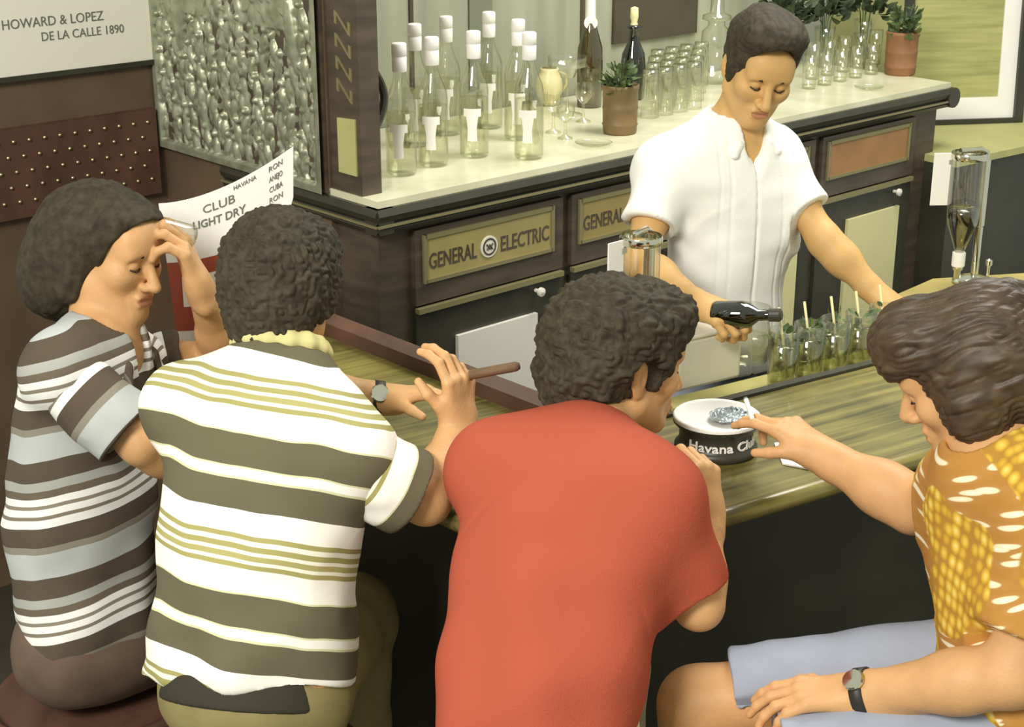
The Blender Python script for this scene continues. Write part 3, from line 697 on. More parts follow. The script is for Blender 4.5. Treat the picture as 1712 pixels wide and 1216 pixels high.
for j in range(4): text('lettering', ['RON', 'ANEJO', 'CUBA', 'RON'][j], M['greyprint'], card, None, None, None, .1, width=1, bend=on_card(.87, .95-.055*j, .10, .28))
# ------------------------------------------------------------------ soft bodies: distance fields polygonised with surface nets
def cone(a, b, ra, rb, k=.02, op='u', fl=None):
    """tapered capsule; fl=(axis, factor): flattened along an axis"""
    return dict(t='c', a=np.array(a, float), b=np.array(b, float), ra=ra, rb=rb, k=k, op=op, fl=fl)
def ell(c, r, R=None, k=.03, op='u'):
    return dict(t='e', c=np.array(c, float), r=np.array(r, float), R=np.eye(3) if R is None else np.array(R, float), k=k, op=op)
def disc(a, b, r, k=.003, op='s'):
    """flat ended cylinder"""
    return dict(t='y', a=np.array(a, float), b=np.array(b, float), ra=r, rb=r, k=k, op=op)
def half(p, n, k=.004):
    """keep the side n points away from"""
    return dict(t='h', p=np.array(p, float), n=nrm(n), k=k, op='i')
def pbox(q):
    if q['t'] in 'cy':
        r = max(q['ra'], q['rb']); return np.minimum(q['a'], q['b'])-r, np.maximum(q['a'], q['b'])+r
    if q['t'] == 'e':
        e = np.sqrt(((q['R']*q['r'][None, :])**2).sum(1)); return q['c']-e, q['c']+e
    return None
def pdist(q, X, Y, Z):
    if q['t'] == 'c':
        ba = q['b']-q['a']; L = ba @ ba + 1e-12
        px, py, pz = X-q['a'][0], Y-q['a'][1], Z-q['a'][2]
        t = np.clip((px*ba[0]+py*ba[1]+pz*ba[2])/L, 0, 1)
        dx, dy, dz = px-t*ba[0], py-t*ba[1], pz-t*ba[2]
        if q['fl'] is not None:
            ax, fc = q['fl']; s = dx*ax[0]+dy*ax[1]+dz*ax[2]
            d2 = dx*dx+dy*dy+dz*dz + s*s*(1/fc**2-1)
            return (np.sqrt(d2)-(q['ra']+(q['rb']-q['ra'])*t))*(.5+.5*fc)
        return np.sqrt(dx*dx+dy*dy+dz*dz)-(q['ra']+(q['rb']-q['ra'])*t)
    if q['t'] == 'y':
        ba = q['b']-q['a']; L = np.linalg.norm(ba); ba = ba/L
        px, py, pz = X-q['a'][0], Y-q['a'][1], Z-q['a'][2]
        t = px*ba[0]+py*ba[1]+pz*ba[2]
        r = np.sqrt(np.maximum(px*px+py*py+pz*pz-t*t, 0))-q['ra']
        return np.maximum(r, np.abs(t-L/2)-L/2)
    if q['t'] == 'e':
        px, py, pz = X-q['c'][0], Y-q['c'][1], Z-q['c'][2]; R = q['R']; r = q['r']
        l = [px*R[0, i]+py*R[1, i]+pz*R[2, i] for i in range(3)]
        k0 = np.sqrt(sum((l[i]/r[i])**2 for i in range(3))); k1 = np.sqrt(sum((l[i]/r[i]**2)**2 for i in range(3)))+1e-9
        return k0*(k0-1)/k1
    return (X-q['p'][0])*q['n'][0]+(Y-q['p'][1])*q['n'][1]+(Z-q['p'][2])*q['n'][2]
def smin(a, b, k):
    h = np.maximum(k-np.abs(a-b), 0)/k; return np.minimum(a, b)-h*h*k*.25
def sdf_mesh(prims, res, box=None, relax=1):
    bb = [pbox(q) for q in prims if q['op'] == 'u']
    lo = np.min([b[0] for b in bb], 0)-.025; hi = np.max([b[1] for b in bb], 0)+.025
    if box is not None: lo = np.maximum(lo, box[0]); hi = np.minimum(hi, box[1])
    n = np.ceil((hi-lo)/res).astype(int)+1
    ax = [lo[i]+res*np.arange(n[i]) for i in range(3)]
    vol = np.full(n, .1, np.float32)
    for q in prims:
        if q['t'] == 'h': s0, s1 = np.zeros(3, int), n
        else:
            b = pbox(q); mg = q['k']+.03
            s0 = np.clip(np.floor((b[0]-mg-lo)/res).astype(int), 0, n); s1 = np.clip(np.ceil((b[1]+mg-lo)/res).astype(int)+1, 0, n)
            if (s1 <= s0).any(): continue
        sl = tuple(slice(s0[i], s1[i]) for i in range(3))
        X = ax[0][sl[0]][:, None, None]; Y = ax[1][sl[1]][None, :, None]; Z = ax[2][sl[2]][None, None, :]
        d = pdist(q, X, Y, Z).astype(np.float32)
        if q['op'] == 'u': vol[sl] = smin(vol[sl], d, q['k'])
        elif q['op'] == 's': vol[sl] = -smin(-vol[sl], d, q['k'])
        else: vol[sl] = -smin(-vol[sl], -d, q['k'])
    if box is not None and False: pass
    s = vol < 0; c = np.zeros(n-1, np.uint8)
    cs = [(i, j, k) for i in (0, 1) for j in (0, 1) for k in (0, 1)]
    sub = lambda a, o: a[o[0]:a.shape[0]-1+o[0], o[1]:a.shape[1]-1+o[1], o[2]:a.shape[2]-1+o[2]]
    for o in cs: c += sub(s, o)
    act = (c > 0) & (c < 8); I = np.argwhere(act)
    idx = np.full(n-1, -1, np.int32); idx[act] = np.arange(len(I))
    acc = np.zeros((len(I), 3)); cnt = np.zeros(len(I))
    val = {o: vol[I[:, 0]+o[0], I[:, 1]+o[1], I[:, 2]+o[2]] for o in cs}
    for o in cs:
        for d in range(3):
            if o[d]: continue
            p = list(o); p[d] = 1; p = tuple(p); a, b = val[o], val[p]; m_ = (a < 0) != (b < 0)
            t = np.zeros(len(I)); t[m_] = (a[m_]/(a[m_]-b[m_])); q = np.tile(np.array(o, float), (len(I), 1)); q[:, d] = t
            acc[m_] += q[m_]; cnt[m_] += 1
    v = lo + (I + acc/np.maximum(cnt, 1)[:, None])*res
    F_ = []
    for d in range(3):
        u, w_ = (d+1) % 3, (d+2) % 3
        a = [slice(1, -1)]*3; a[d] = slice(0, -1); b = [slice(1, -1)]*3; b[d] = slice(1, None)
        sa, sb = s[tuple(a)], s[tuple(b)]
        E = np.argwhere(sa != sb)
        if not len(E): continue
        inside = sa[E[:, 0], E[:, 1], E[:, 2]]
        base = E.copy(); base[:, u] += 1; base[:, w_] += 1
        def cell(du, dw):
            q = base.copy(); q[:, u] -= du; q[:, w_] -= dw; return idx[q[:, 0], q[:, 1], q[:, 2]]
        Q = np.stack([cell(1, 1), cell(0, 1), cell(0, 0), cell(1, 0)], 1)
        Q[~inside] = Q[~inside][:, ::-1]; F_.append(Q)
    f = np.concatenate(F_) if F_ else np.zeros((0, 4), int)
    f = f[(f >= 0).all(1)]
    for _ in range(relax):
        S = np.zeros_like(v); N = np.zeros(len(v))
        for i in range(4):
            j = (i+1) % 4
            np.add.at(S, f[:, i], v[f[:, j]]); np.add.at(N, f[:, i], 1); np.add.at(S, f[:, j], v[f[:, i]]); np.add.at(N, f[:, j], 1)
        v = v*.5 + .5*S/np.maximum(N, 1)[:, None]
    return v, f
def vnormals(v, f):
    nn_ = np.cross(v[f[:, 2]]-v[f[:, 0]], v[f[:, 3]]-v[f[:, 1]]); o = np.zeros_like(v)
    for i in range(4): np.add.at(o, f[:, i], nn_)
    return o/(np.linalg.norm(o, axis=1)[:, None]+1e-12)
def join(parts):
    vs, fs, n = [], [], 0
    for v, f in parts: vs.append(v); fs.append(f+n); n += len(v)
    return np.concatenate(vs), np.concatenate(fs)

# ------------------------------------------------------------------ anatomy
def hframe(fwd, up):
    y = nrm(fwd); z = np.array(up, float); z = nrm(z-y*(z @ y)); x = np.cross(y, z); return np.array([x, y, z]).T
def L2W(c, R, p): return np.array(c)+R @ np.array(p, float)
def head_prims(c, R, s=1.0, female=False):
    g = lambda *p: L2W(c, R, V(*p)*s)
    q = [ell(g(0, -.018, .035), V(.076, .096, .086)*s, R, .01), ell(g(0, .030, -.025), V(.063, .066, .092)*s, R, .03)]
    for sx in (-1, 1):
        q += [cone(g(sx*.052, .005, -.058), g(sx*.014, .078, -.103), .024*s, .017*s, .03), ell(g(sx*.043, .066, -.022), V(.022, .022, .02)*s, R, .03)]
    q += [ell(g(0, .082, -.102), V(.018, .016, .016)*s, R, .02),
          cone(g(-.038, .083, .024), g(.038, .083, .024), .011*s, .011*s, .02), ell(g(0, .07, .05), V(.055, .03, .04)*s, R, .03)]
    for sx in (-1, 1): q += [ell(g(sx*.031, .101, .004), V(.019, .014, .011)*s, R, .014, 's')]
    q += [cone(g(0, .094, .014), g(0, .120, -.036), .0075*s, .0125*s, .012)]
    for sx in (-1, 1): q += [ell(g(sx*.013, .107, -.040), V(.009, .011, .008)*s, R, .008)]
    q += [ell(g(0, .088, -.070), V(.026, .017, .024)*s, R, .014)]
    q += [cone(g(-.018, .099, -.063), g(.018, .099, -.063), .0060*s, .0060*s, .006), cone(g(-.015, .098, -.077), g(.015, .098, -.077), .0072*s, .0072*s, .006)]
    q += [cone(g(-.024, .106, -.0702), g(.024, .106, -.0702), .0022*s, .0022*s, .004, 's')]
    for sx in (-1, 1):
        q += [ell(g(sx*.031, .083, .003), V(.0145, .0125, .0125)*s, R, .004)]     # closed or lowered lids
        Re = R @ np.array(Matrix.Rotation(sx*.35, 3, 'Z'))
        q += [ell(g(sx*.080, -.012, -.008), V(.009, .019, .033)*s, Re, .008), ell(g(sx*.088, -.006, -.004), V(.005, .010, .018)*s, Re, .004, 's'), ell(g(sx*.076, -.008, -.036), V(.007, .010, .010)*s, Re, .006)]
    return q
def hand_prims(w, along, palm, left, curl=(.6, .7, .8, .9), thumb=(.8, .5), s=.95, spread=.06):
    y = nrm(along); n = np.array(palm, float); n = nrm(n-y*(n @ y)); x = np.cross(y, n)*(-1 if left else 1)
    g = lambda a, b, c_: np.array(w)+(x*a+y*b+n*c_)*s
    q = []
    kn = [(.030, .088), (.010, .092), (-.011, .088), (-.030, .079)]
    for a, b in kn: q.append(cone(g(a*.55, .008, 0), g(a, b, 0), .017*s, .0115*s, .012))
    q.append(cone(g(-.004, -.03, 0), g(0, .02, 0), .026*s, .024*s, .02, fl=(n, .75)))
    q.append(cone(g(.016, .018, .006), g(.036, .048, .012), .017*s, .014*s, .014))
    Ls = [(.042, .026, .020), (.047, .029, .021), (.043, .027, .020), (.034, .021, .018)]
    for i, (a, b) in enumerate(kn):
        p = g(a, b, 0); c_ = curl[i]; ang = 0; lat = x*(1.5-i)*spread
        for L, dc, r0, r1 in zip(Ls[i], (c_*.9, c_*1.1, c_*.7), (.0100, .0090, .0082), (.0090, .0082, .0070)):
            ang += dc; d = nrm(y*math.cos(ang)+n*math.sin(ang)+lat*math.cos(ang)); e = p+d*L*s
            q.append(cone(p, e, r0*s, r1*s, .004)); p = e
    p = g(.036, .046, .012); d = nrm(x*(1-thumb[0]*.6)+y*.75+n*thumb[0]*.7)
    e = p+d*.034*s; q.append(cone(p, e, .0125*s, .0105*s, .006)); d2_ = nrm(d+(-x*.5+y*.4+n*.5)*thumb[1]); q.append(cone(e, e+d2_*.028*s, .0105*s, .008*s, .004))
    return q
def torso_frame(J):
    z = nrm(J['neck']-J['pel']); x = J['shR']-J['shL']; x = nrm(x-z*(x @ z)); y = np.cross(z, x); return np.array([x, y, z]).T
def torso_prims(J, cw=.155, ww=.135, hw=.155, dep=.7, off=0., bend=.02, k=.09, front=0., shr=.055):
    R = torso_frame(J); L = np.linalg.norm(J['neck']-J['pel']); x, y, z = R.T
    g = lambda t, d: J['pel']+z*L*t-y*d
    q = [ell(g(.0, -.01), (hw+off, .115+off, .13+off), R, k),
         ell(g(.33, bend*.8), (ww+off, ww*dep+.01+off, .16+off), R, k),
         ell(g(.66, bend), (cw+off, cw*dep+off, .17+off), R, k),
         cone(J['shL']-y*.0, J['shR'], shr+off, shr+off, .05),
         cone(g(.93, 0), g(.80, bend*.8)+x*.08, .055+off, .07+off, .05), cone(g(.93, 0), g(.80, bend*.8)-x*.08, .055+off, .07+off, .05)]
    for sh in (J['shL'], J['shR']): q.append(cone(J['neck']-z*.015, sh+z*.004, .045+off*.7, .045+off*.8, .05))
    return q
def arm_prims(sh, el, wr, s=1.0):
    b = nrm(wr-el)
    return [cone(sh, el, .050*s, .037*s, .03), cone(sh, sh+(el-sh)*.45, .052*s, .047*s, .03), cone(el, el+(wr-el)*.35, .040*s, .042*s, .03), cone(el+(wr-el)*.3, wr, .042*s, .026*s, .02), cone(wr-b*.02, wr+b*.025, .026*s, .025*s, .02)]
def leg_prims(hip, knee, ank, toe, s=1.0):
    return [cone(hip, knee, .082*s, .055*s, .04), cone(knee, ank, .054*s, .036*s, .03), ell(knee+(ank-knee)*.3, (.055*s, .055*s, .10*s), None, .05), cone(ank, toe, .036*s, .03*s, .02)]
def skinmat(name, c):
    m = mat(name, c, .5, var=.05, vscale=25, spec=.3, bump=.08, bscale=180, sss=.06); return m
def person(root_name, loc, label, J, HR, hs, skin, arms, lipc='b98060', legs=None, hands=None, body_res=.0045, headneck=None):
    """body: one mesh of skin. returns root"""
    t = empty('person', loc, label, 'person')
    hp = head_prims(J['head'], HR, hs)
    nk = [cone(L2W(J['head'], HR, (0, -.025, -.05)), J['neck']-torso_frame(J)[:, 2]*.03, .052, .056, .03)]
    core = torso_prims(J, **arms.get('torso', {})) + nk
    for sh, el, wr in ((J['shR'], J['elR'], J['wrR']), (J['shL'], J['elL'], J['wrL'])): core += arm_prims(sh, el, wr, arms.get('s', 1))
    if legs:
        for lg in legs: core += leg_prims(*lg)
    hb = [L2W(J['head'], HR, p) for p in np.array(np.meshgrid([-.11, .11], [-.14, .15], [-.15, .14])).T.reshape(-1, 3)]
    hbox = (np.min(hb, 0), np.max(hb, 0))
    coarse = core + hp
    hands_p = []
    for hd in hands: hands_p.append(hand_prims(*hd[0], **hd[1])); coarse = coarse + hands_p[-1]
    v, f = sdf_mesh(coarse, body_res)
    boxes = [hbox]
    for h_ in hands_p:
        bs = [pbox(q) for q in h_]; boxes.append((np.min([b[0] for b in bs], 0)-.006, np.max([b[1] for b in bs], 0)+.006))
    fc = v[f].mean(1); keep = np.ones(len(f), bool)
    for lo, hi in boxes: keep &= ~((fc > lo+.008) & (fc < hi-.008)).all(1)
    parts = [(v, f[keep])]
    for i, b in enumerate(boxes): parts.append(sdf_mesh(coarse, .0022 if i == 0 else .0022, b))
    v, f = join(parts)
    used = np.unique(f); mp = np.full(len(v), -1); mp[used] = np.arange(len(used)); v = v[used]; f = mp[f]
    lc = (v[f].mean(1)-J['head']) @ HR / hs
    lips = (((lc-[0, .102, -.0702])/[.023, .02, .0125])**2).sum(1) < 1
    lm = mat('lips', lipc, .45, spec=.3)
    mk('body', v, f, None, t, smooth=True, world=True, mats=[skin, lm], fmat=lips.astype(int))
    return t
def hair_mesh(J, HR, hs, prims, root, ma, amp=.004, scale=60, streak=None, res=.0028, seed=1, name='hair', amp2=0, scale2=120):
    v, f = sdf_mesh(prims, res, relax=1); n = vnormals(v, f); l = (v-J['head']) @ HR
    if streak is not None: l2 = l @ np.diag(streak)
    else: l2 = l
    d = amp*vnoise(l2, scale, seed)
    if amp2: d = d + amp2*(np.abs(vnoise(l2, scale2, seed+3))*2-.6)
    v = v + n*d[:, None]
    return mk(name, v, f, ma, root, smooth=True, world=True)
def strip(J, HR, hs, pts, r, root, ma, name):
    b = MB().tube([L2W(J['head'], HR, V(*p)*hs) for p in pts], r, 8); return b.build(name, ma, root, smooth=True, world=True)
def face_marks(J, HR, hs, root, hairm, brow=.0042):
    lash = M['lash']
    for sx in (-1, 1):
        strip(J, HR, hs, [(sx*.014, .0955, .020), (sx*.026, .0985, .026), (sx*.038, .093, .026), (sx*.048, .083, .019)], [brow*.6, brow, brow*.9, brow*.4], root, hairm, 'eyebrow')
        strip(J, HR, hs, [(sx*.0185, .0915, -.0035), (sx*.026, .0957, -.0062), (sx*.034, .0955, -.0062), (sx*.044, .088, -.003)], .0017, root, lash, 'eyelashes')
def cloth(prims, res, root, ma, name, J, amp=.004, scale=18, attrs=None, dirn=None, seed=3, fold=None):
    v, f = sdf_mesh(prims, res, relax=2); n = vnormals(v, f)
    R = torso_frame(J); l = (v-J['pel']) @ R
    st = np.array(dirn if dirn is not None else (1, 1, .45))
    d = amp*vnoise(l*st, scale, seed) + amp*.6*vnoise(l*st[::-1], scale*1.9, seed+1)
    d = d + amp*.9*(.35-np.abs(vnoise(l*st*[1, 1, 1.3]+.02*vnoise(l, 12, seed+7)[:, None], scale*.8, seed+5)))
    if fold is not None: d = d + fold(v, l)
    v2 = v + n*d[:, None]
    at_ = {k: fn(v, l) for k, fn in (attrs or {}).items()}
    return mk(name, v2, f, ma, root, smooth=True, world=True, attrs=at_)
def sleeve(sh, el, frac, r0, r1, k=.03):
    """open tube of cloth: to be listed before the torso"""
    e = sh+(el-sh)*frac; d = nrm(el-sh)
    return [cone(sh, e+d*.03, r0, r1, k), disc(e, e+d*.2, r1+.03), cone(e-d*.06, e+d*.12, r1-.022, r1-.010, .003, 's')]
M['lash'] = mat('eyelash_brown', '2e241c', .7)
# ------------------------------------------------------------------ the five people
def J_(**k): return {a: np.array(b, float) for a, b in k.items()}
M['skin'] = skinmat('tan_skin', 'd0a070'); M['skin2'] = skinmat('olive_tan_skin', 'd0a66c'); M['skin4'] = skinmat('warm_skin', 'd0a272')
M['hair_dark'] = mat('dark_hair', '362f24', .7, color2='484032', vscale=60, spec=.2)
M['hair_brown'] = mat('brown_hair', '3c2e20', .5, color2='54422f', vscale=40, spec=.4, stretch=(1, 1, 1))
M['white_cloth'] = mat('white_cotton', 'f6f4f0', .85, spec=.1, bump=.1, bscale=300)
M['red_cloth'] = mat('red_knit', 'b05642', .9, spec=.1, bump=.15, bscale=350)
M['khaki'] = mat('khaki_twill', '8c8058', .85, spec=.1, var=.05, vscale=20)
M['blue_cloth'] = mat('blue_grey_cotton', '9aa0b2', .85, spec=.1, var=.05, vscale=15)
M['dark_cloth'] = mat('dark_trousers', '3e3a32', .85, spec=.1)
M['strap'] = mat('black_leather', '2a2824', .5)

def hip_legs(J, fwd, seat=True, kz=None, spread=.09, shin=.40, thigh=.40, s=1.0):
    R = torso_frame(J); x = R[:, 0]*V(1, 1, 0); x = nrm(x); f_ = nrm(V(fwd[0], fwd[1], 0)); out = []
    for sx in (1, -1):
        hip = J['pel']+x*sx*spread-UP*.03
        if seat: knee = hip+f_*thigh-UP*.04+x*sx*.03; ank = knee-UP*shin-f_*.08; toe = ank+f_*.13-UP*.02
        else: knee = hip-UP*(hip[2]*.5)+f_*.02; ank = V(hip[0], hip[1], .07); toe = ank+f_*.14-UP*.03
        out.append((hip, knee, ank, toe, s))
    return out

# ---- barman
J = J_(head=P(1270, 112, 3.40), neck=P(1230, 208, 3.46), shR=P(1112, 284, 3.40), shL=P(1292, 272, 3.52), elR=P(1068, 436, 3.26), wrR=P(1172, 512, 3.04), elL=P(1380, 404, 3.40), wrL=P(1466, 492, 3.33), pel=P(1206, 585, 3.46))
fwd = nrm(V(.10, -.86, -.40)); HR = hframe(fwd, V(.20, -.3, 1)); hs = .88
legs = hip_legs(J, (0, -1), seat=False)
bt = P(1192, 527, 3.00); bdir = nrm(P(1308, 530, 2.95)-P(1200, 530, 3.0))
t = person('person', J['pel']*V(1, 1, 0), 'barman in white short sleeved shirt looking down and pouring behind the counter', J, HR, hs, M['skin2'], dict(torso=dict(cw=.130, ww=.112, hw=.13, bend=.0, shr=.042), s=.90), legs=legs,
    hands=[((J['wrR'], P(1215, 528, 2.98)-J['wrR'], V(.35, .2, -.9), False), dict(curl=(.95, 1.0, 1.05, 1.1), thumb=(.9, .7), s=.88)),
           ((J['wrL'], V(.75, -.5, -.30), V(0, 0, -1), True), dict(curl=(.25, .3, .3, .35), thumb=(.3, .2), s=.9))])
g = lambda *p: L2W(J['head'], HR, V(*p)*hs)
hp = [ell(g(0, -.022, .048), (.082, .098, .088), HR, .02), ell(g(0, .030, .112), (.070, .062, .034), HR, .03), ell(g(.015, .055, .118), (.048, .034, .024), HR, .03), ell(g(0, -.075, -.02), (.062, .04, .07), HR, .02),
      ell(g(.074, .012, .0), (.012, .018, .04), HR, .01), ell(g(-.074, .012, .0), (.012, .018, .04), HR, .01),
      ell(g(0, .112, .026), (.064, .066, .078), HR, .008, 's'), half(g(0, -.05, -.075), -HR[:, 2])]
hair_mesh(J, HR, hs, hp, t, M['hair_dark'], .003, 40, (1, .3, 1), amp2=.0015, scale2=90)
face_marks(J, HR, hs, t, M['hair_dark'], .005)
so = .014
s1 = sleeve(J['shR'], J['elR'], .62, .058, .062); s2 = sleeve(J['shL'], J['elL'], .62, .056, .062)
tp = torso_prims(J, cw=.132, ww=.122, hw=.130, bend=.0, off=so, shr=.043)
R = torso_frame(J)
pr = s1 + s2 + tp + [cone(J['neck'], J['neck']+R[:, 2]*.15+R[:, 1]*.03, .058, .075, .006, 's'), cone(J['neck']+R[:, 1]*.05+R[:, 2]*.03, J['neck']+R[:, 1]*.135-R[:, 2]*.13, .034, .010, .006, 's'), half(J['pel']-R[:, 2]*.02, -R[:, 2])]
def barfold(v, l):
    d = -.006*np.exp(-(l[:, 0]/.0035)**2)*(l[:, 1] > 0)
    for xx in (-.075, .075): d = d - .0025*np.exp(-((np.abs(l[:, 0]-xx)-.012)/.003)**2)*(l[:, 1] > 0)
    return d
cloth(pr, .0042, t, M['white_cloth'], 'shirt', J, .0045, 14, seed=11, fold=barfold)
cp = []
for sx in (1, -1):
    a = J['neck']-R[:, 1]*.055+R[:, 2]*.03; b = J['neck']+R[:, 0]*sx*.068+R[:, 1]*.0+R[:, 2]*.020; c = J['neck']+R[:, 0]*sx*.040+R[:, 1]*.075-R[:, 2]*.030
    d = J['neck']+R[:, 0]*sx*.055+R[:, 1]*.088-R[:, 2]*.048
    cp += [cone(a, b, .010, .011, .012), cone(b, c, .012, .012, .012), cone(c, d, .013, .007, .012), cone(b-R[:, 2]*.015+R[:, 0]*sx*.012, d, .011, .007, .014)]
cloth(cp, .003, t, M['white_cloth'], 'collar', J, .001, 20)
lp = []
for lg in legs: lp += [cone(lg[0], lg[1], .090, .072, .03), cone(lg[1], lg[2]+UP*.02, .070, .062, .03)]
lp += [ell(J['pel']-UP*.02, (.148, .12, .13), None, .05)]
cloth(lp, .007, t, M['blue_cloth'], 'trousers', J, .004, 12)
# the bottle in his right hand
hb_ = empty('green_bottle', (bt[0], bt[1], bt[2]), 'small dark green bottle held level in the barman\'s right hand', 'bottle')
RB = hframe(bdir, UP); RBz = np.array([RB[:, 0], RB[:, 2]*-1, RB[:, 1]]).T
MB().lathe([(.001, .0), (.026, .001), (.029, .008), (.029, .062), (.024, .078), (.012, .094), (.0105, .118)], n=26, R=RBz, cap=False).build('glass_body', M['darkglass'], hb_, smooth=True)
MB().lathe([(.0125, .116), (.0135, .118), (.0135, .138), (.009, .142), (0, .142)], n=18, R=RBz).build('pour_spout', M['wood_black'], hb_, smooth=False)
MB().lathe([(.0, .003), (.025, .005), (.026, .058), (0, .060)], n=20, R=RBz).build('liquor', M['amberglass'], hb_, smooth=True)

# ---- striped man, back to the camera
J = J_(head=P(474, 488, 2.50), neck=P(468, 612, 2.42), shL=P(305, 684, 2.42), shR=P(580, 768, 2.27), elR=P(712, 836, 2.30), wrR=P(766, 715, 2.42), elL=P(470, 640, 2.58), wrL=P(642, 668, 2.60), pel=P(428, 1120, 2.21))
fwd = nrm(V(.22, .90, -.36)); HR = hframe(fwd, V(0, .3, 1)); hs = .92
legs = hip_legs(J, (.1, 1), thigh=.34, spread=.075)
t = person('person', J['pel']*V(1, 1, 0), 'person with curly dark hair in white and olive striped shirt holding a cigar', J, HR, hs, M['skin4'], dict(torso=dict(cw=.145, ww=.13, hw=.145, bend=.03), s=.95), legs=legs,
    hands=[((J['wrR'], V(.02, .10, 1), V(-.75, .6, .1), False), dict(curl=(.55, .6, .75, .85), thumb=(.6, .6), s=.92)),
           ((J['wrL'], V(.85, -.15, .22), V(.1, -.2, -1), True), dict(curl=(.45, .5, .55, .6), thumb=(.5, .4), s=.92))])
g = lambda *p: L2W(J['head'], HR, V(*p)*hs)
hp = [ell(g(0, -.022, .040), (.098, .116, .106), HR, .03), ell(g(0, -.07, -.03), (.078, .058, .085), HR, .04), ell(g(.0, .05, .09), (.08, .06, .05), HR, .03),
      ell(g(.075, .0, .0), (.022, .035, .05), HR, .02), ell(g(-.075, .0, .0), (.022, .035, .05), HR, .02), ell(g(0, .13, -.02), (.075, .07, .085), HR, .008, 's')]
hair_mesh(J, HR, hs, hp, t, M['hair_dark'], .0035, 45, None, amp2=.0035, scale2=95, res=.0022, seed=5)
face_marks(J, HR, hs, t, M['hair_dark'])
M['olive_stripe'] = stripemat('olive_striped_knit', 'stripe', .245, [(0, '6a6450'), (.20, 'd8d8b0'), (.212, 'fbf8f0'), (.268, 'd8d8b0'), (.285, '6a6450'), (.47, 'fbf8f0'), (.62, 'a8a068'), (.65, 'f4f2e4'), (.68, 'a8a068'), (.715, 'f4f2e4'), (.74, 'b0a870'), (.775, 'f4f2e4'), (.80, 'a8a068'), (.83, 'fbf8f0'), (.985, 'd8d8b0')], offset=.0245)
R = torso_frame(J)
s1 = sleeve(J['shR'], J['elR'], .80, .068, .074); s2 = sleeve(J['shL'], J['elL'], .55, .062, .066)
tp = torso_prims(J, cw=.150, ww=.142, hw=.150, bend=.03, off=.016) + [cone(J['pel']-R[:, 0]*.10+R[:, 2]*.04, J['pel']-R[:, 0]*.135-R[:, 2]*.04, .07, .075, .06)]
pr = tp + [cone(J['neck']-R[:, 2]*.01, J['neck']+R[:, 2]*.15+R[:, 1]*.04, .060, .070, .006, 's'), half(J['pel']-R[:, 2]*.020, -R[:, 2]+R[:, 0]*.05, .004)]
def sleeve_stripe(J, base):
    R = torso_frame(J); L = np.linalg.norm(J['neck']-J['pel'])
    def fn(v, l):
        s = (L - l[:, 2]) + base
        for sh, el in ((J['shR'], J['elR']), (J['shL'], J['elL'])):
            d = nrm(el-sh); t_ = (v-sh) @ d; side = nrm(sh-(J['shR']+J['shL'])/2); r = np.linalg.norm((v-sh)-t_[:, None]*d, axis=1)
            m_ = ((v-sh) @ side > -.012) & (t_ > -.02) & (r < .10)
            s = np.where(m_, t_ + base + .035, s)
        return s
    return fn
def body_stripe(J, base, tilt=0., ty=0.):
    L = np.linalg.norm(J['neck']-J['pel'])
    return lambda v, l: (L - l[:, 2]) + base - tilt*l[:, 0] - ty*l[:, 1] + .006*vnoise(l*[1, 1, .3], 9, 71) + .003*vnoise(l*[1, 1, .3], 24, 72)
def arm_stripe(sh, el, base):
    d = nrm(el-sh); return lambda v, l: (v-sh) @ d + base
def strfold(v, l):
    z = l[:, 2]
    return .006*np.sin(l[:, 0]*42+z*9)*np.clip((.28-z)/.28, 0, 1) + .004*np.sin(l[:, 0]*25-z*40+1)*np.clip((.4-z)/.4, 0, 1)
cloth(pr, .0042, t, M['olive_stripe'], 'shirt', J, .006, 11, attrs={'stripe': body_stripe(J, .125, .14)}, seed=21, fold=strfold)
for s_, sh_, el_ in ((s1, J['shR'], J['elR']), (s2, J['shL'], J['elL'])): cloth(s_, .004, t, M['olive_stripe'], 'sleeve', J, .005, 16, attrs={'stripe': arm_stripe(sh_, el_, .150)}, seed=23)
cp = []; a = [J['neck']+(R[:, 0]*math.cos(x_)*.070+R[:, 1]*math.sin(x_)*.066)+R[:, 2]*(.044-.008*math.sin(x_)) for x_ in np.linspace(math.pi*.55, math.pi*2.45, 14)]
for i in range(13): cp.append(cone(a[i], a[i+1], .008, .008, .006)); cp.append(cone(a[i]*1+(a[i]-J['neck'])*.08-R[:, 2]*.018, a[i+1]+(a[i+1]-J['neck'])*.08-R[:, 2]*.018, .009, .009, .014))
M['olive_plain'] = mat('olive_knit', '7a7452', .9, spec=.1); M['yellow_trim'] = mat('cream_collar', 'd2c88e', .85, spec=.1)
cloth(cp, .003, t, M['yellow_trim'], 'collar', J, .001, 20)
lp = []
for lg in legs: lp += [cone(lg[0], lg[1], .082, .074, .04), cone(lg[1], lg[2], .072, .062, .03)]
lp += [ell(J['pel']-UP*.045-R[:, 1]*.02, (.148, .125, .12), R, .06)]
cloth(lp, .0055, t, M['khaki'], 'trousers', J, .005, 12, seed=5)
bl = MB(); Rz = R
bp_ = [ell(J['pel']-UP*.045-R[:, 1]*.02, (.155, .132, .127), R, .01), half(J['pel']-R[:, 2]*.052, R[:, 2]*-1), half(J['pel']+R[:, 2]*.035, R[:, 2])]
cloth(bp_, .004, t, M['dark_cloth'], 'belt', J, .001, 12)
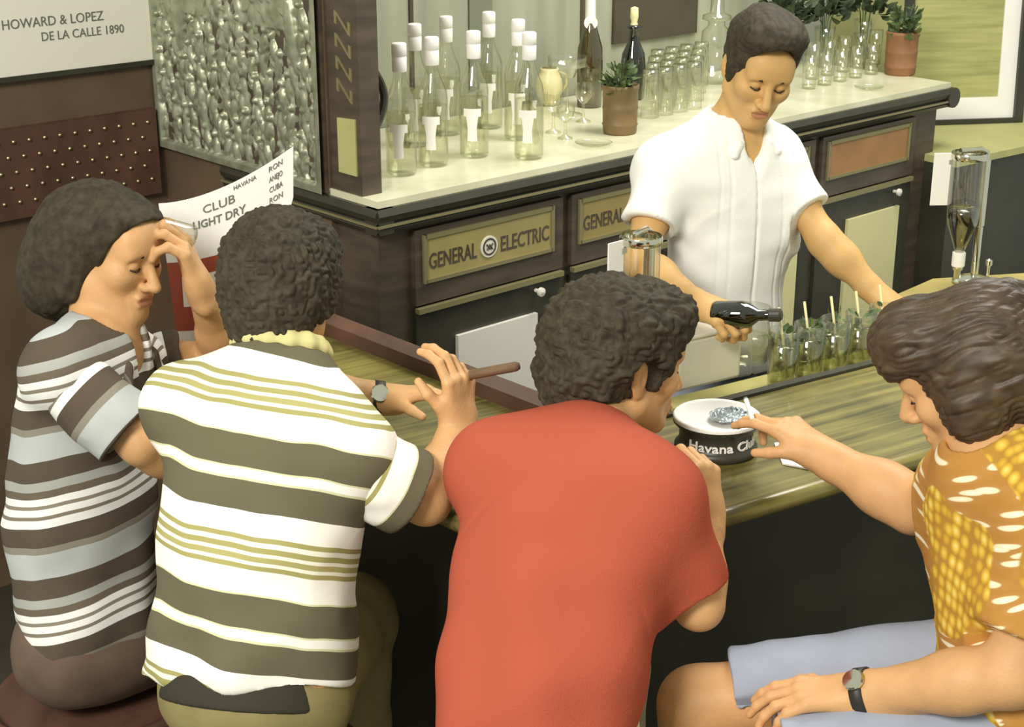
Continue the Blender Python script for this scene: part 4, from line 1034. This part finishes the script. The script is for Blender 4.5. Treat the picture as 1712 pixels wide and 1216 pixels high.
# wristwatch on left wrist
def watch(J, side, root, face, k_=1.0):
    el, wr = J['el'+side], J['wr'+side]; d = nrm(wr-el); c = wr-d*.012; Rw = hframe(d, face)
    Rz_ = np.array([Rw[:, 0], Rw[:, 2]*-1, Rw[:, 1]]).T
    b = MB().lathe([(.030*k_, -.010), (.0325*k_, -.009), (.0325*k_, .009), (.030*k_, .010)], c, 28, R=Rz_, cap=False); o = b.build('watch_strap', M['strap'], root, smooth=True, world=True)
    b = MB().lathe([(0, 0), (.016, 0), (.017, .004), (.015, .007), (0, .0075)], c+Rw[:, 2]*.031*k_, 22, R=np.array([Rw[:, 0], Rw[:, 1], Rw[:, 2]]).T); o = b.build('watch_case', M['chrome'], root, smooth=False, world=True)
watch(J, 'L', t, V(-.2, -.75, .6))
# cigar
ca = P(748, 634, 2.45); cb = P(868, 612, 2.42)
cg = empty('cigar', (ca+cb)/2, 'dark brown cigar held up by the person in the olive striped shirt', 'cigar')
MB().tube([ca, ca+(cb-ca)*.12, cb-(cb-ca)*.05, cb], [.006, .0085, .0085, .006], 14).build('wrapper', mat('cigar_leaf', '6a5038', .7, var=.15, vscale=50), cg, smooth=True, world=True)
MB().tube([ca+(cb-ca)*.22, ca+(cb-ca)*.32], .0089, 14).build('paper_band', M['label_orange'], cg, smooth=True, world=True)

# ---- left person in profile
J = J_(head=P(184, 420, 2.80), neck=P(172, 562, 2.74), shR=P(98, 622, 2.60), shL=P(232, 622, 2.90), elR=P(235, 742, 2.56), wrR=P(330, 800, 2.66), elL=P(374, 594, 2.95), wrL=P(334, 482, 2.80), pel=P(150, 1036, 2.70))
fwd = nrm(V(.88, -.46, -.20)); HR = hframe(fwd, V(.10, .05, 1)); hs = .94
legs = hip_legs(J, (.75, .66), thigh=.30, shin=.42)
t = person('person', J['pel']*V(1, 1, 0), 'person with dark bobbed hair in grey striped polo raising a hand to the face', J, HR, hs, M['skin'], dict(torso=dict(cw=.145, ww=.14, hw=.155, bend=.03), s=.88), legs=legs,
    hands=[((J['wrR'], V(.9, .3, -.3), V(0, 0, -1), False), dict(curl=(.4, .5, .5, .6), thumb=(.4, .3), s=.9)),
           ((J['wrL'], V(-.24, -.12, 1), V(-.85, -.1, -.3), True), dict(curl=(.50, .6, .7, .85), thumb=(.55, .5), s=1.02))])
g = lambda *p: L2W(J['head'], HR, V(*p)*hs)
hp = [ell(g(0, -.034, .038), (.098, .108, .090), HR, .03), ell(g(0, -.095, -.045), (.105, .075, .105), HR, .05), ell(g(0, -.10, -.10), (.09, .06, .07), HR, .05), ell(g(0, .046, .084), (.062, .046, .030), HR, .03),
      ell(g(.078, -.036, -.035), (.03, .044, .07), HR, .02), ell(g(-.078, -.036, -.035), (.03, .044, .07), HR, .02),
      ell(g(0, .126, -.008), (.100, .104, .100), HR, .008, 's')]
hair_mesh(J, HR, hs, hp, t, M['hair_dark'], .003, 50, (1, 1, .25), amp2=.0015, scale2=80, seed=9)
face_marks(J, HR, hs, t, M['hair_dark'])
R = torso_frame(J)
M['grey_stripe'] = stripemat('grey_striped_knit', 'stripe', .235, [(0, '5c5044'), (.17, 'aaa9a4'), (.25, '6e6254'), (.31, 'f2f0ee'), (.37, '8d8476'), (.40, 'f4f2f0'), (.46, '857b6c'), (.49, 'f2f0ee'), (.56, '5c5044'), (.72, '8e877a'), (.78, 'b9bcbc')], offset=.1)
s1 = sleeve(J['shR'], J['elR'], .86, .066, .072); s2 = sleeve(J['shL'], J['elL'], .5, .064, .066)
tp = torso_prims(J, cw=.15, ww=.15, hw=.16, bend=.03, off=.014)
pr = tp + [cone(J['neck'], J['neck']+R[:, 2]*.15+R[:, 1]*.04, .058, .070, .006, 's'), cone(J['neck']+R[:, 1]*.05+R[:, 2]*.02, J['neck']+R[:, 1]*.14-R[:, 2]*.12, .032, .008, .006, 's'), half(J['pel']-R[:, 2]*.03, -R[:, 2], .004)]
cloth(pr, .0042, t, M['grey_stripe'], 'shirt', J, .007, 10, attrs={'stripe': body_stripe(J, .02, .0, -.35)}, seed=31, fold=strfold)
for s_, sh_, el_ in ((s1, J['shR'], J['elR']), (s2, J['shL'], J['elL'])): cloth(s_, .004, t, M['grey_stripe'], 'sleeve', J, .005, 16, attrs={'stripe': arm_stripe(sh_, el_, .05)}, seed=33)
cp = []
for sx in (1, -1):
    a = J['neck']-R[:, 1]*.06+R[:, 2]*.025; b = J['neck']+R[:, 0]*sx*.070+R[:, 2]*.012; c = J['neck']+R[:, 0]*sx*.05+R[:, 1]*.075-R[:, 2]*.035; d = J['neck']+R[:, 0]*sx*.075+R[:, 1]*.10-R[:, 2]*.085
    cp += [cone(a, b, .010, .011, .012), cone(b, c, .012, .012, .012), cone(c, d, .013, .007, .012), cone(b-R[:, 2]*.02+R[:, 0]*sx*.015, d, .012, .007, .014)]
cloth(cp, .003, t, M['grey_stripe'], 'collar', J, .001, 20, attrs={'stripe': lambda v, l: l[:, 0]*2.2})
lp = []
for lg in legs: lp += [cone(lg[0], lg[1], .094, .076, .04), cone(lg[1], lg[2], .074, .06, .03)]
lp += [ell(J['pel']-UP*.03, (.160, .135, .12), R, .06)]
M['tooled'] = mat('reddish_brown_trousers', '5e4a3e', .75, color2='6a5546', vscale=12)
cloth(lp, .007, t, M['tooled'], 'trousers', J, .004, 12)
jlp = J; tleft = t
# drinking glass raised between the hand and the face
gl = P(296, 388, 2.80)
dg = empty('drinking_glass', gl, 'small clear glass held up in the raised hand of the person in grey stripes', 'glass')
RG = hframe(nrm(V(.75, .35, -.3)), UP); RGz = np.array([RG[:, 0], RG[:, 2]*-1, RG[:, 1]]).T
MB().lathe([(.022, -.03), (.020, .03), (.018, .034), (0, .034)], n=24, R=RGz, cap=False).build('glass_wall', M['glass'], dg, smooth=True)

# ---- red shirt
J = J_(head=P(1040, 606, 2.42), neck=P(992, 740, 2.30), shL=P(828, 786, 2.27), shR=P(1093, 838, 2.14), elR=P(1168, 1012, 2.13), wrR=P(1182, 868, 2.24), elL=P(905, 762, 2.46), wrL=P(985, 690, 2.55), pel=P(895, 1195, 1.99))
fwd = nrm(V(.90, .44, -.20)); HR = hframe(fwd, V(.10, .1, 1)); hs = .95
legs = hip_legs(J, (.12, 1), thigh=.30, spread=.06, s=.9)
t = person('person', J['pel']*V(1, 1, 0), 'person with thick curly hair in plain red shirt leaning on the bar', J, HR, hs, M['skin4'], dict(torso=dict(cw=.142, ww=.128, hw=.138, dep=.62, bend=.035), s=.88), legs=legs,
    hands=[((J['wrR'], V(-.10, .30, 1), V(-.6, .6, -.2), False), dict(curl=(.9, .95, 1.0, 1.05), thumb=(.6, .6), s=.92)),
           ((J['wrL'], V(.8, .4, .3), V(.2, -.2, -1), True), dict(curl=(.5, .6, .6, .7), thumb=(.5, .4), s=.92))])
g = lambda *p: L2W(J['head'], HR, V(*p)*hs)
hp = [ell(g(0, -.030, .046), (.112, .122, .102), HR, .03), ell(g(0, -.085, -.030), (.092, .060, .085), HR, .04), ell(g(.0, .055, .095), (.085, .062, .048), HR, .03),
      ell(g(.078, .018, .008), (.014, .016, .036), HR, .012), ell(g(-.078, .0, .0), (.03, .035, .05), HR, .02),
      ell(g(0, .130, -.030), (.095, .090, .092), HR, .008, 's'), ell(g(.105, -.006, -.012), (.034, .032, .046), HR, .01, 's')]
hair_mesh(J, HR, hs, hp, t, M['hair_dark'], .005, 36, None, amp2=.004, scale2=85, res=.0022, seed=15)
face_marks(J, HR, hs, t, M['hair_dark'])
R = torso_frame(J)
s1 = sleeve(J['shR'], J['elR'], .84, .064, .062); s2 = sleeve(J['shL'], J['elL'], .6, .062, .062)
tp = torso_prims(J, cw=.147, ww=.138, hw=.141, dep=.62, bend=.035, off=.011)
pr = s1 + s2 + tp + [cone(J['neck']-R[:, 2]*.01, J['neck']+R[:, 2]*.15+R[:, 1]*.03, .058, .066, .006, 's'), half(J['pel']-R[:, 2]*.14, -R[:, 2], .004)]
cloth(pr, .0042, t, M['red_cloth'], 'shirt', J, .005, 9, seed=41, fold=strfold)
lp = []
for lg in legs: lp += [cone(lg[0], lg[1], .078, .072, .04), cone(lg[1], lg[2], .070, .062, .03)]
lp += [ell(J['pel']-UP*.04+R[:, 0]*.012, (.134, .115, .12), R, .06)]
cloth(lp, .006, t, mat('cream_trousers', 'd8ceb0', .85, spec=.1), 'trousers', J, .004, 12)

# ---- man in the patterned shirt at the right
J = J_(head=P(1626, 620, 2.12), neck=P(1668, 762, 2.06), shR=P(1652, 812, 2.14), shL=P(1790, 850, 1.92), elR=P(1528, 846, 2.26), wrR=P(1374, 762, 2.37), elL=P(1690, 1130, 1.88), wrL=P(1432, 1160, 1.98), pel=P(1722, 1165, 2.02))
fwd = nrm(V(-.80, .34, -.46)); HR = hframe(fwd, V(-.30, .0, 1)); hs = .97
x_ = nrm(P(1180, 1150, 2.14)-P(1650, 1130, 2.08)); th_ = .42
hipR = P(1660, 1120, 2.10); hipL = P(1690, 1230, 1.96)
kR = P(1165, 1178, 2.16); kL = P(1250, 1290, 1.96)
legs = [(hipR, kR, kR+V(.02, -.05, -.38), kR+V(-.11, -.05, -.41), 1.05), (hipL, kL, kL+V(-.08, 0, -.40), kL+V(-.22, 0, -.43), .95)]
t = person('person', J['pel']*V(1, 1, 0), 'brown haired person in yellow patterned shirt and blue grey shorts holding a cigarette', J, HR, hs, M['skin'], dict(torso=dict(cw=.145, ww=.13, hw=.14, bend=.03), s=1.05), legs=legs,
    hands=[((J['wrR'], P(1290, 694, 2.43)-J['wrR'], V(-.2, .3, -1), False), dict(curl=(.35, .45, .8, .9), thumb=(.6, .5), s=.92)),
           ((J['wrL'], V(-.95, .15, -.1), V(0, .1, -1), True), dict(curl=(.3, .35, .4, .45), thumb=(.3, .3), s=.92))])
g = lambda *p: L2W(J['head'], HR, V(*p)*hs)
hp = [ell(g(0, -.030, .036), (.098, .112, .092), HR, .03), ell(g(0, -.085, -.045), (.088, .056, .088), HR, .05), ell(g(0, .060, .090), (.080, .058, .046), HR, .03), ell(g(.0, .095, .062), (.06, .026, .034), HR, .03),
      ell(g(.080, .0, -.02), (.03, .050, .066), HR, .02), ell(g(-.080, .0, -.02), (.03, .050, .066), HR, .02), ell(g(0, .128, -.050), (.09, .078, .092), HR, .008, 's')]
hair_mesh(J, HR, hs, hp, t, M['hair_brown'], .0032, 40, (1.4, .16, 1), amp2=.0026, scale2=105, res=.0022, seed=19)
face_marks(J, HR, hs, t, M['hair_brown'])
R = torso_frame(J)
s1 = sleeve(J['shR'], J['elR'], .50, .062, .066); s2 = sleeve(J['shL'], J['elL'], .72, .062, .066)
tp = torso_prims(J, cw=.15, ww=.142, hw=.15, bend=.03, off=.013)
pr = s1 + s2 + tp + [cone(J['neck'], J['neck']+R[:, 2]*.15+R[:, 1]*.03, .058, .070, .006, 's'), half(J['pel']-R[:, 2]*.06, -R[:, 2], .004)]
# printed pattern: pale rings and slanted white dashes on ochre
def printmat():
    m = bpy.data.materials.new('ochre_printed_cotton'); m.use_nodes = True; nt = m.node_tree; b = nt.nodes['Principled BSDF']; b.inputs['Roughness'].default_value = .85; b.inputs['Specular IOR Level'].default_value = .1
    N = nt.nodes.new; Lk = nt.links.new
    tc = N('ShaderNodeTexCoord')
    v1 = N('ShaderNodeTexVoronoi'); v1.inputs['Scale'].default_value = 48; v1.inputs['Randomness'].default_value = .35; Lk(tc.outputs['Object'], v1.inputs[0])
    r1 = N('ShaderNodeValToRGB'); Lk(v1.outputs['Distance'], r1.inputs[0])
    e = r1.color_ramp.elements; e[0].position = 0; e[0].color = hexc('f2e0a0'); e[1].position = .62; e[1].color = hexc('b4863c')
    x = e.new(.22); x.color = hexc('ecca5c'); x = e.new(.45); x.color = hexc('d2a63c')
    mp = N('ShaderNodeCombineXYZ')
    for i_, d_ in enumerate(((10, -3, 7), (-40, 9, 56), (0, 0, 0))):
        dt = N('ShaderNodeVectorMath'); dt.operation = 'DOT_PRODUCT'; dt.inputs[1].default_value = d_; Lk(tc.outputs['Object'], dt.inputs[0]); Lk(dt.outputs['Value'], mp.inputs[i_])
    v2 = N('ShaderNodeTexVoronoi'); v2.voronoi_dimensions = '2D'; v2.inputs['Scale'].default_value = 1; v2.inputs['Randomness'].default_value = .85; Lk(mp.outputs[0], v2.inputs[0])
    r2 = N('ShaderNodeValToRGB'); Lk(v2.outputs['Distance'], r2.inputs[0]); e = r2.color_ramp.elements
    e[0].position = .0; e[0].color = hexc('faf4e4'); e[1].position = .55; e[1].color = hexc('b88444'); x = e.new(.22); x.color = hexc('f0e2bc'); x = e.new(.27); x.color = hexc('bc8a4c')
    n = N('ShaderNodeTexNoise'); n.inputs['Scale'].default_value = 9; n.inputs['Detail'].default_value = 0; Lk(tc.outputs['Object'], n.inputs[0])
    r3 = N('ShaderNodeValToRGB'); Lk(n.outputs['Fac'], r3.inputs[0]); r3.color_ramp.elements[0].position = .49; r3.color_ramp.elements[1].position = .51
    mx = N('ShaderNodeMix'); mx.data_type = 'RGBA'; Lk(r3.outputs[0], mx.inputs[0]); Lk(r1.outputs[0], mx.inputs[6]); Lk(r2.outputs[0], mx.inputs[7]); Lk(mx.outputs[2], b.inputs['Base Color'])
    return m
cloth(pr, .0042, t, printmat(), 'shirt', J, .005, 10, seed=51, fold=strfold)
lp = []
for lg in legs:
    e = lg[0]+(lg[1]-lg[0])*.86; d = nrm(lg[1]-lg[0])
    lp += [cone(lg[0], e+d*.03, .094, .083, .04), disc(e, e+d*.25, .13), cone(e-d*.05, e+d*.1, .062, .072, .003, 's')]
lp += [ell(J['pel']-UP*.01, (.150, .13, .12), R, .06)]
cloth(lp, .0045, t, M['blue_cloth'], 'shorts', J, .005, 12, seed=8)
watch(J, 'L', t, V(-.1, -.5, .85), 1.14)
ca = P(1262, 712, 2.41); cb = P(1247, 668, 2.45)
cg = empty('cigarette', (ca+cb)/2, 'lit white cigarette between the fingers above the ashtray', 'cigarette')
MB().tube([ca, cb], .004, 10).build('paper_tube', M['white'], cg, smooth=True, world=True)
MB().tube([cb, cb+(cb-ca)*.06], .0038, 10).build('ash_tip', M['greyprint'], cg, smooth=True, world=True)

# ------------------------------------------------------------------ stools
def stool(c, z, label, r=.17):
    t = empty('bar_stool', (c[0], c[1], 0), label, 'stool')
    shade_auto(MB().lathe([(0, z-.05), (r*.9, z-.05), (r, z-.035), (r, z-.012), (r*.93, z), (0, z)], n=36, cap=False).build('seat', M['wood_red'], t))
    for i in range(4):
        a = math.pi/4+i*math.pi/2
        MB().tube([(r*.72*math.cos(a), r*.72*math.sin(a), z-.045), (r*1.05*math.cos(a), r*1.05*math.sin(a), 0)], [.018, .015], 10).build('leg', M['wood_dark'], t, smooth=True)
    ring = [(r*.92*math.cos(a), r*.92*math.sin(a), .28) for a in np.linspace(0, 2*math.pi, 33)]
    MB().tube(ring, .009, 8).build('foot_ring', M['wood_dark'], t, smooth=True)
    return t
stool(P(428, 1120, 2.21), P(428, 1120, 2.21)[2]-.155, 'wooden stool under the person in the olive striped shirt')
stool(P(895, 1195, 1.99), P(895, 1195, 1.99)[2]-.155, 'wooden stool under the person in the red shirt')
stool(P(1722, 1165, 2.02), P(1722, 1165, 2.02)[2]-.145, 'wooden stool under the person in the yellow patterned shirt')
# carved chair of the left person
pz = jlp['pel']
t = empty('carved_chair', (pz[0], pz[1], 0), 'reddish brown carved wooden chair under the person in grey stripes, bottom left', 'chair')
SZc = pz[2]-.155
shade_auto(MB().lathe([(0, SZc-.05), (.19, SZc-.05), (.205, SZc-.03), (.20, SZc-.004), (.18, SZc), (0, SZc)], (pz[0], pz[1], 0), n=40, cap=False).build('seat', M['wood_red'], t, world=True))
M['carved'] = mat('carved_brown_leather', '5c4236', .45, color2='8a6a58', vscale=30, bump=.9, bscale=45)
pan = MB(); n = 18
for (a0, a1) in ((-2.75, -2.02), (-1.90, -.55)):
    v = []; f = []
    for i in range(n+1):
        a = a0+(a1-a0)*i/n
        for r in (.205, .222):
            for z in (SZc-.42, SZc-.005+.03*0): v.append((pz[0]+r*math.cos(a), pz[1]+r*math.sin(a), z))
    for i in range(n):
        k = 4*i; f += [[k+2, k+6, k+7, k+3], [k, k+1, k+5, k+4], [k+1, k+3, k+7, k+5], [k, k+4, k+6, k+2]]
    f += [[0, 2, 3, 1], [4*n, 4*n+1, 4*n+3, 4*n+2]]
    pan = MB().add(v, f); pan.build('carved_panel', M['carved'], t, world=True)
rail = [(pz[0]+.215*math.cos(a), pz[1]+.215*math.sin(a), SZc+.005) for a in np.linspace(-2.8, -.45, 24)]
MB().tube(rail, .014, 8).build('seat_rail', M['wood_red'], t, smooth=True, world=True)
for i in range(4):
    a = math.pi/4+i*math.pi/2
    MB().tube([(pz[0]+.17*math.cos(a), pz[1]+.17*math.sin(a), SZc-.04), (pz[0]+.19*math.cos(a), pz[1]+.19*math.sin(a), 0)], [.02, .018], 10).build('leg', M['wood_dark'], t, smooth=True, world=True)
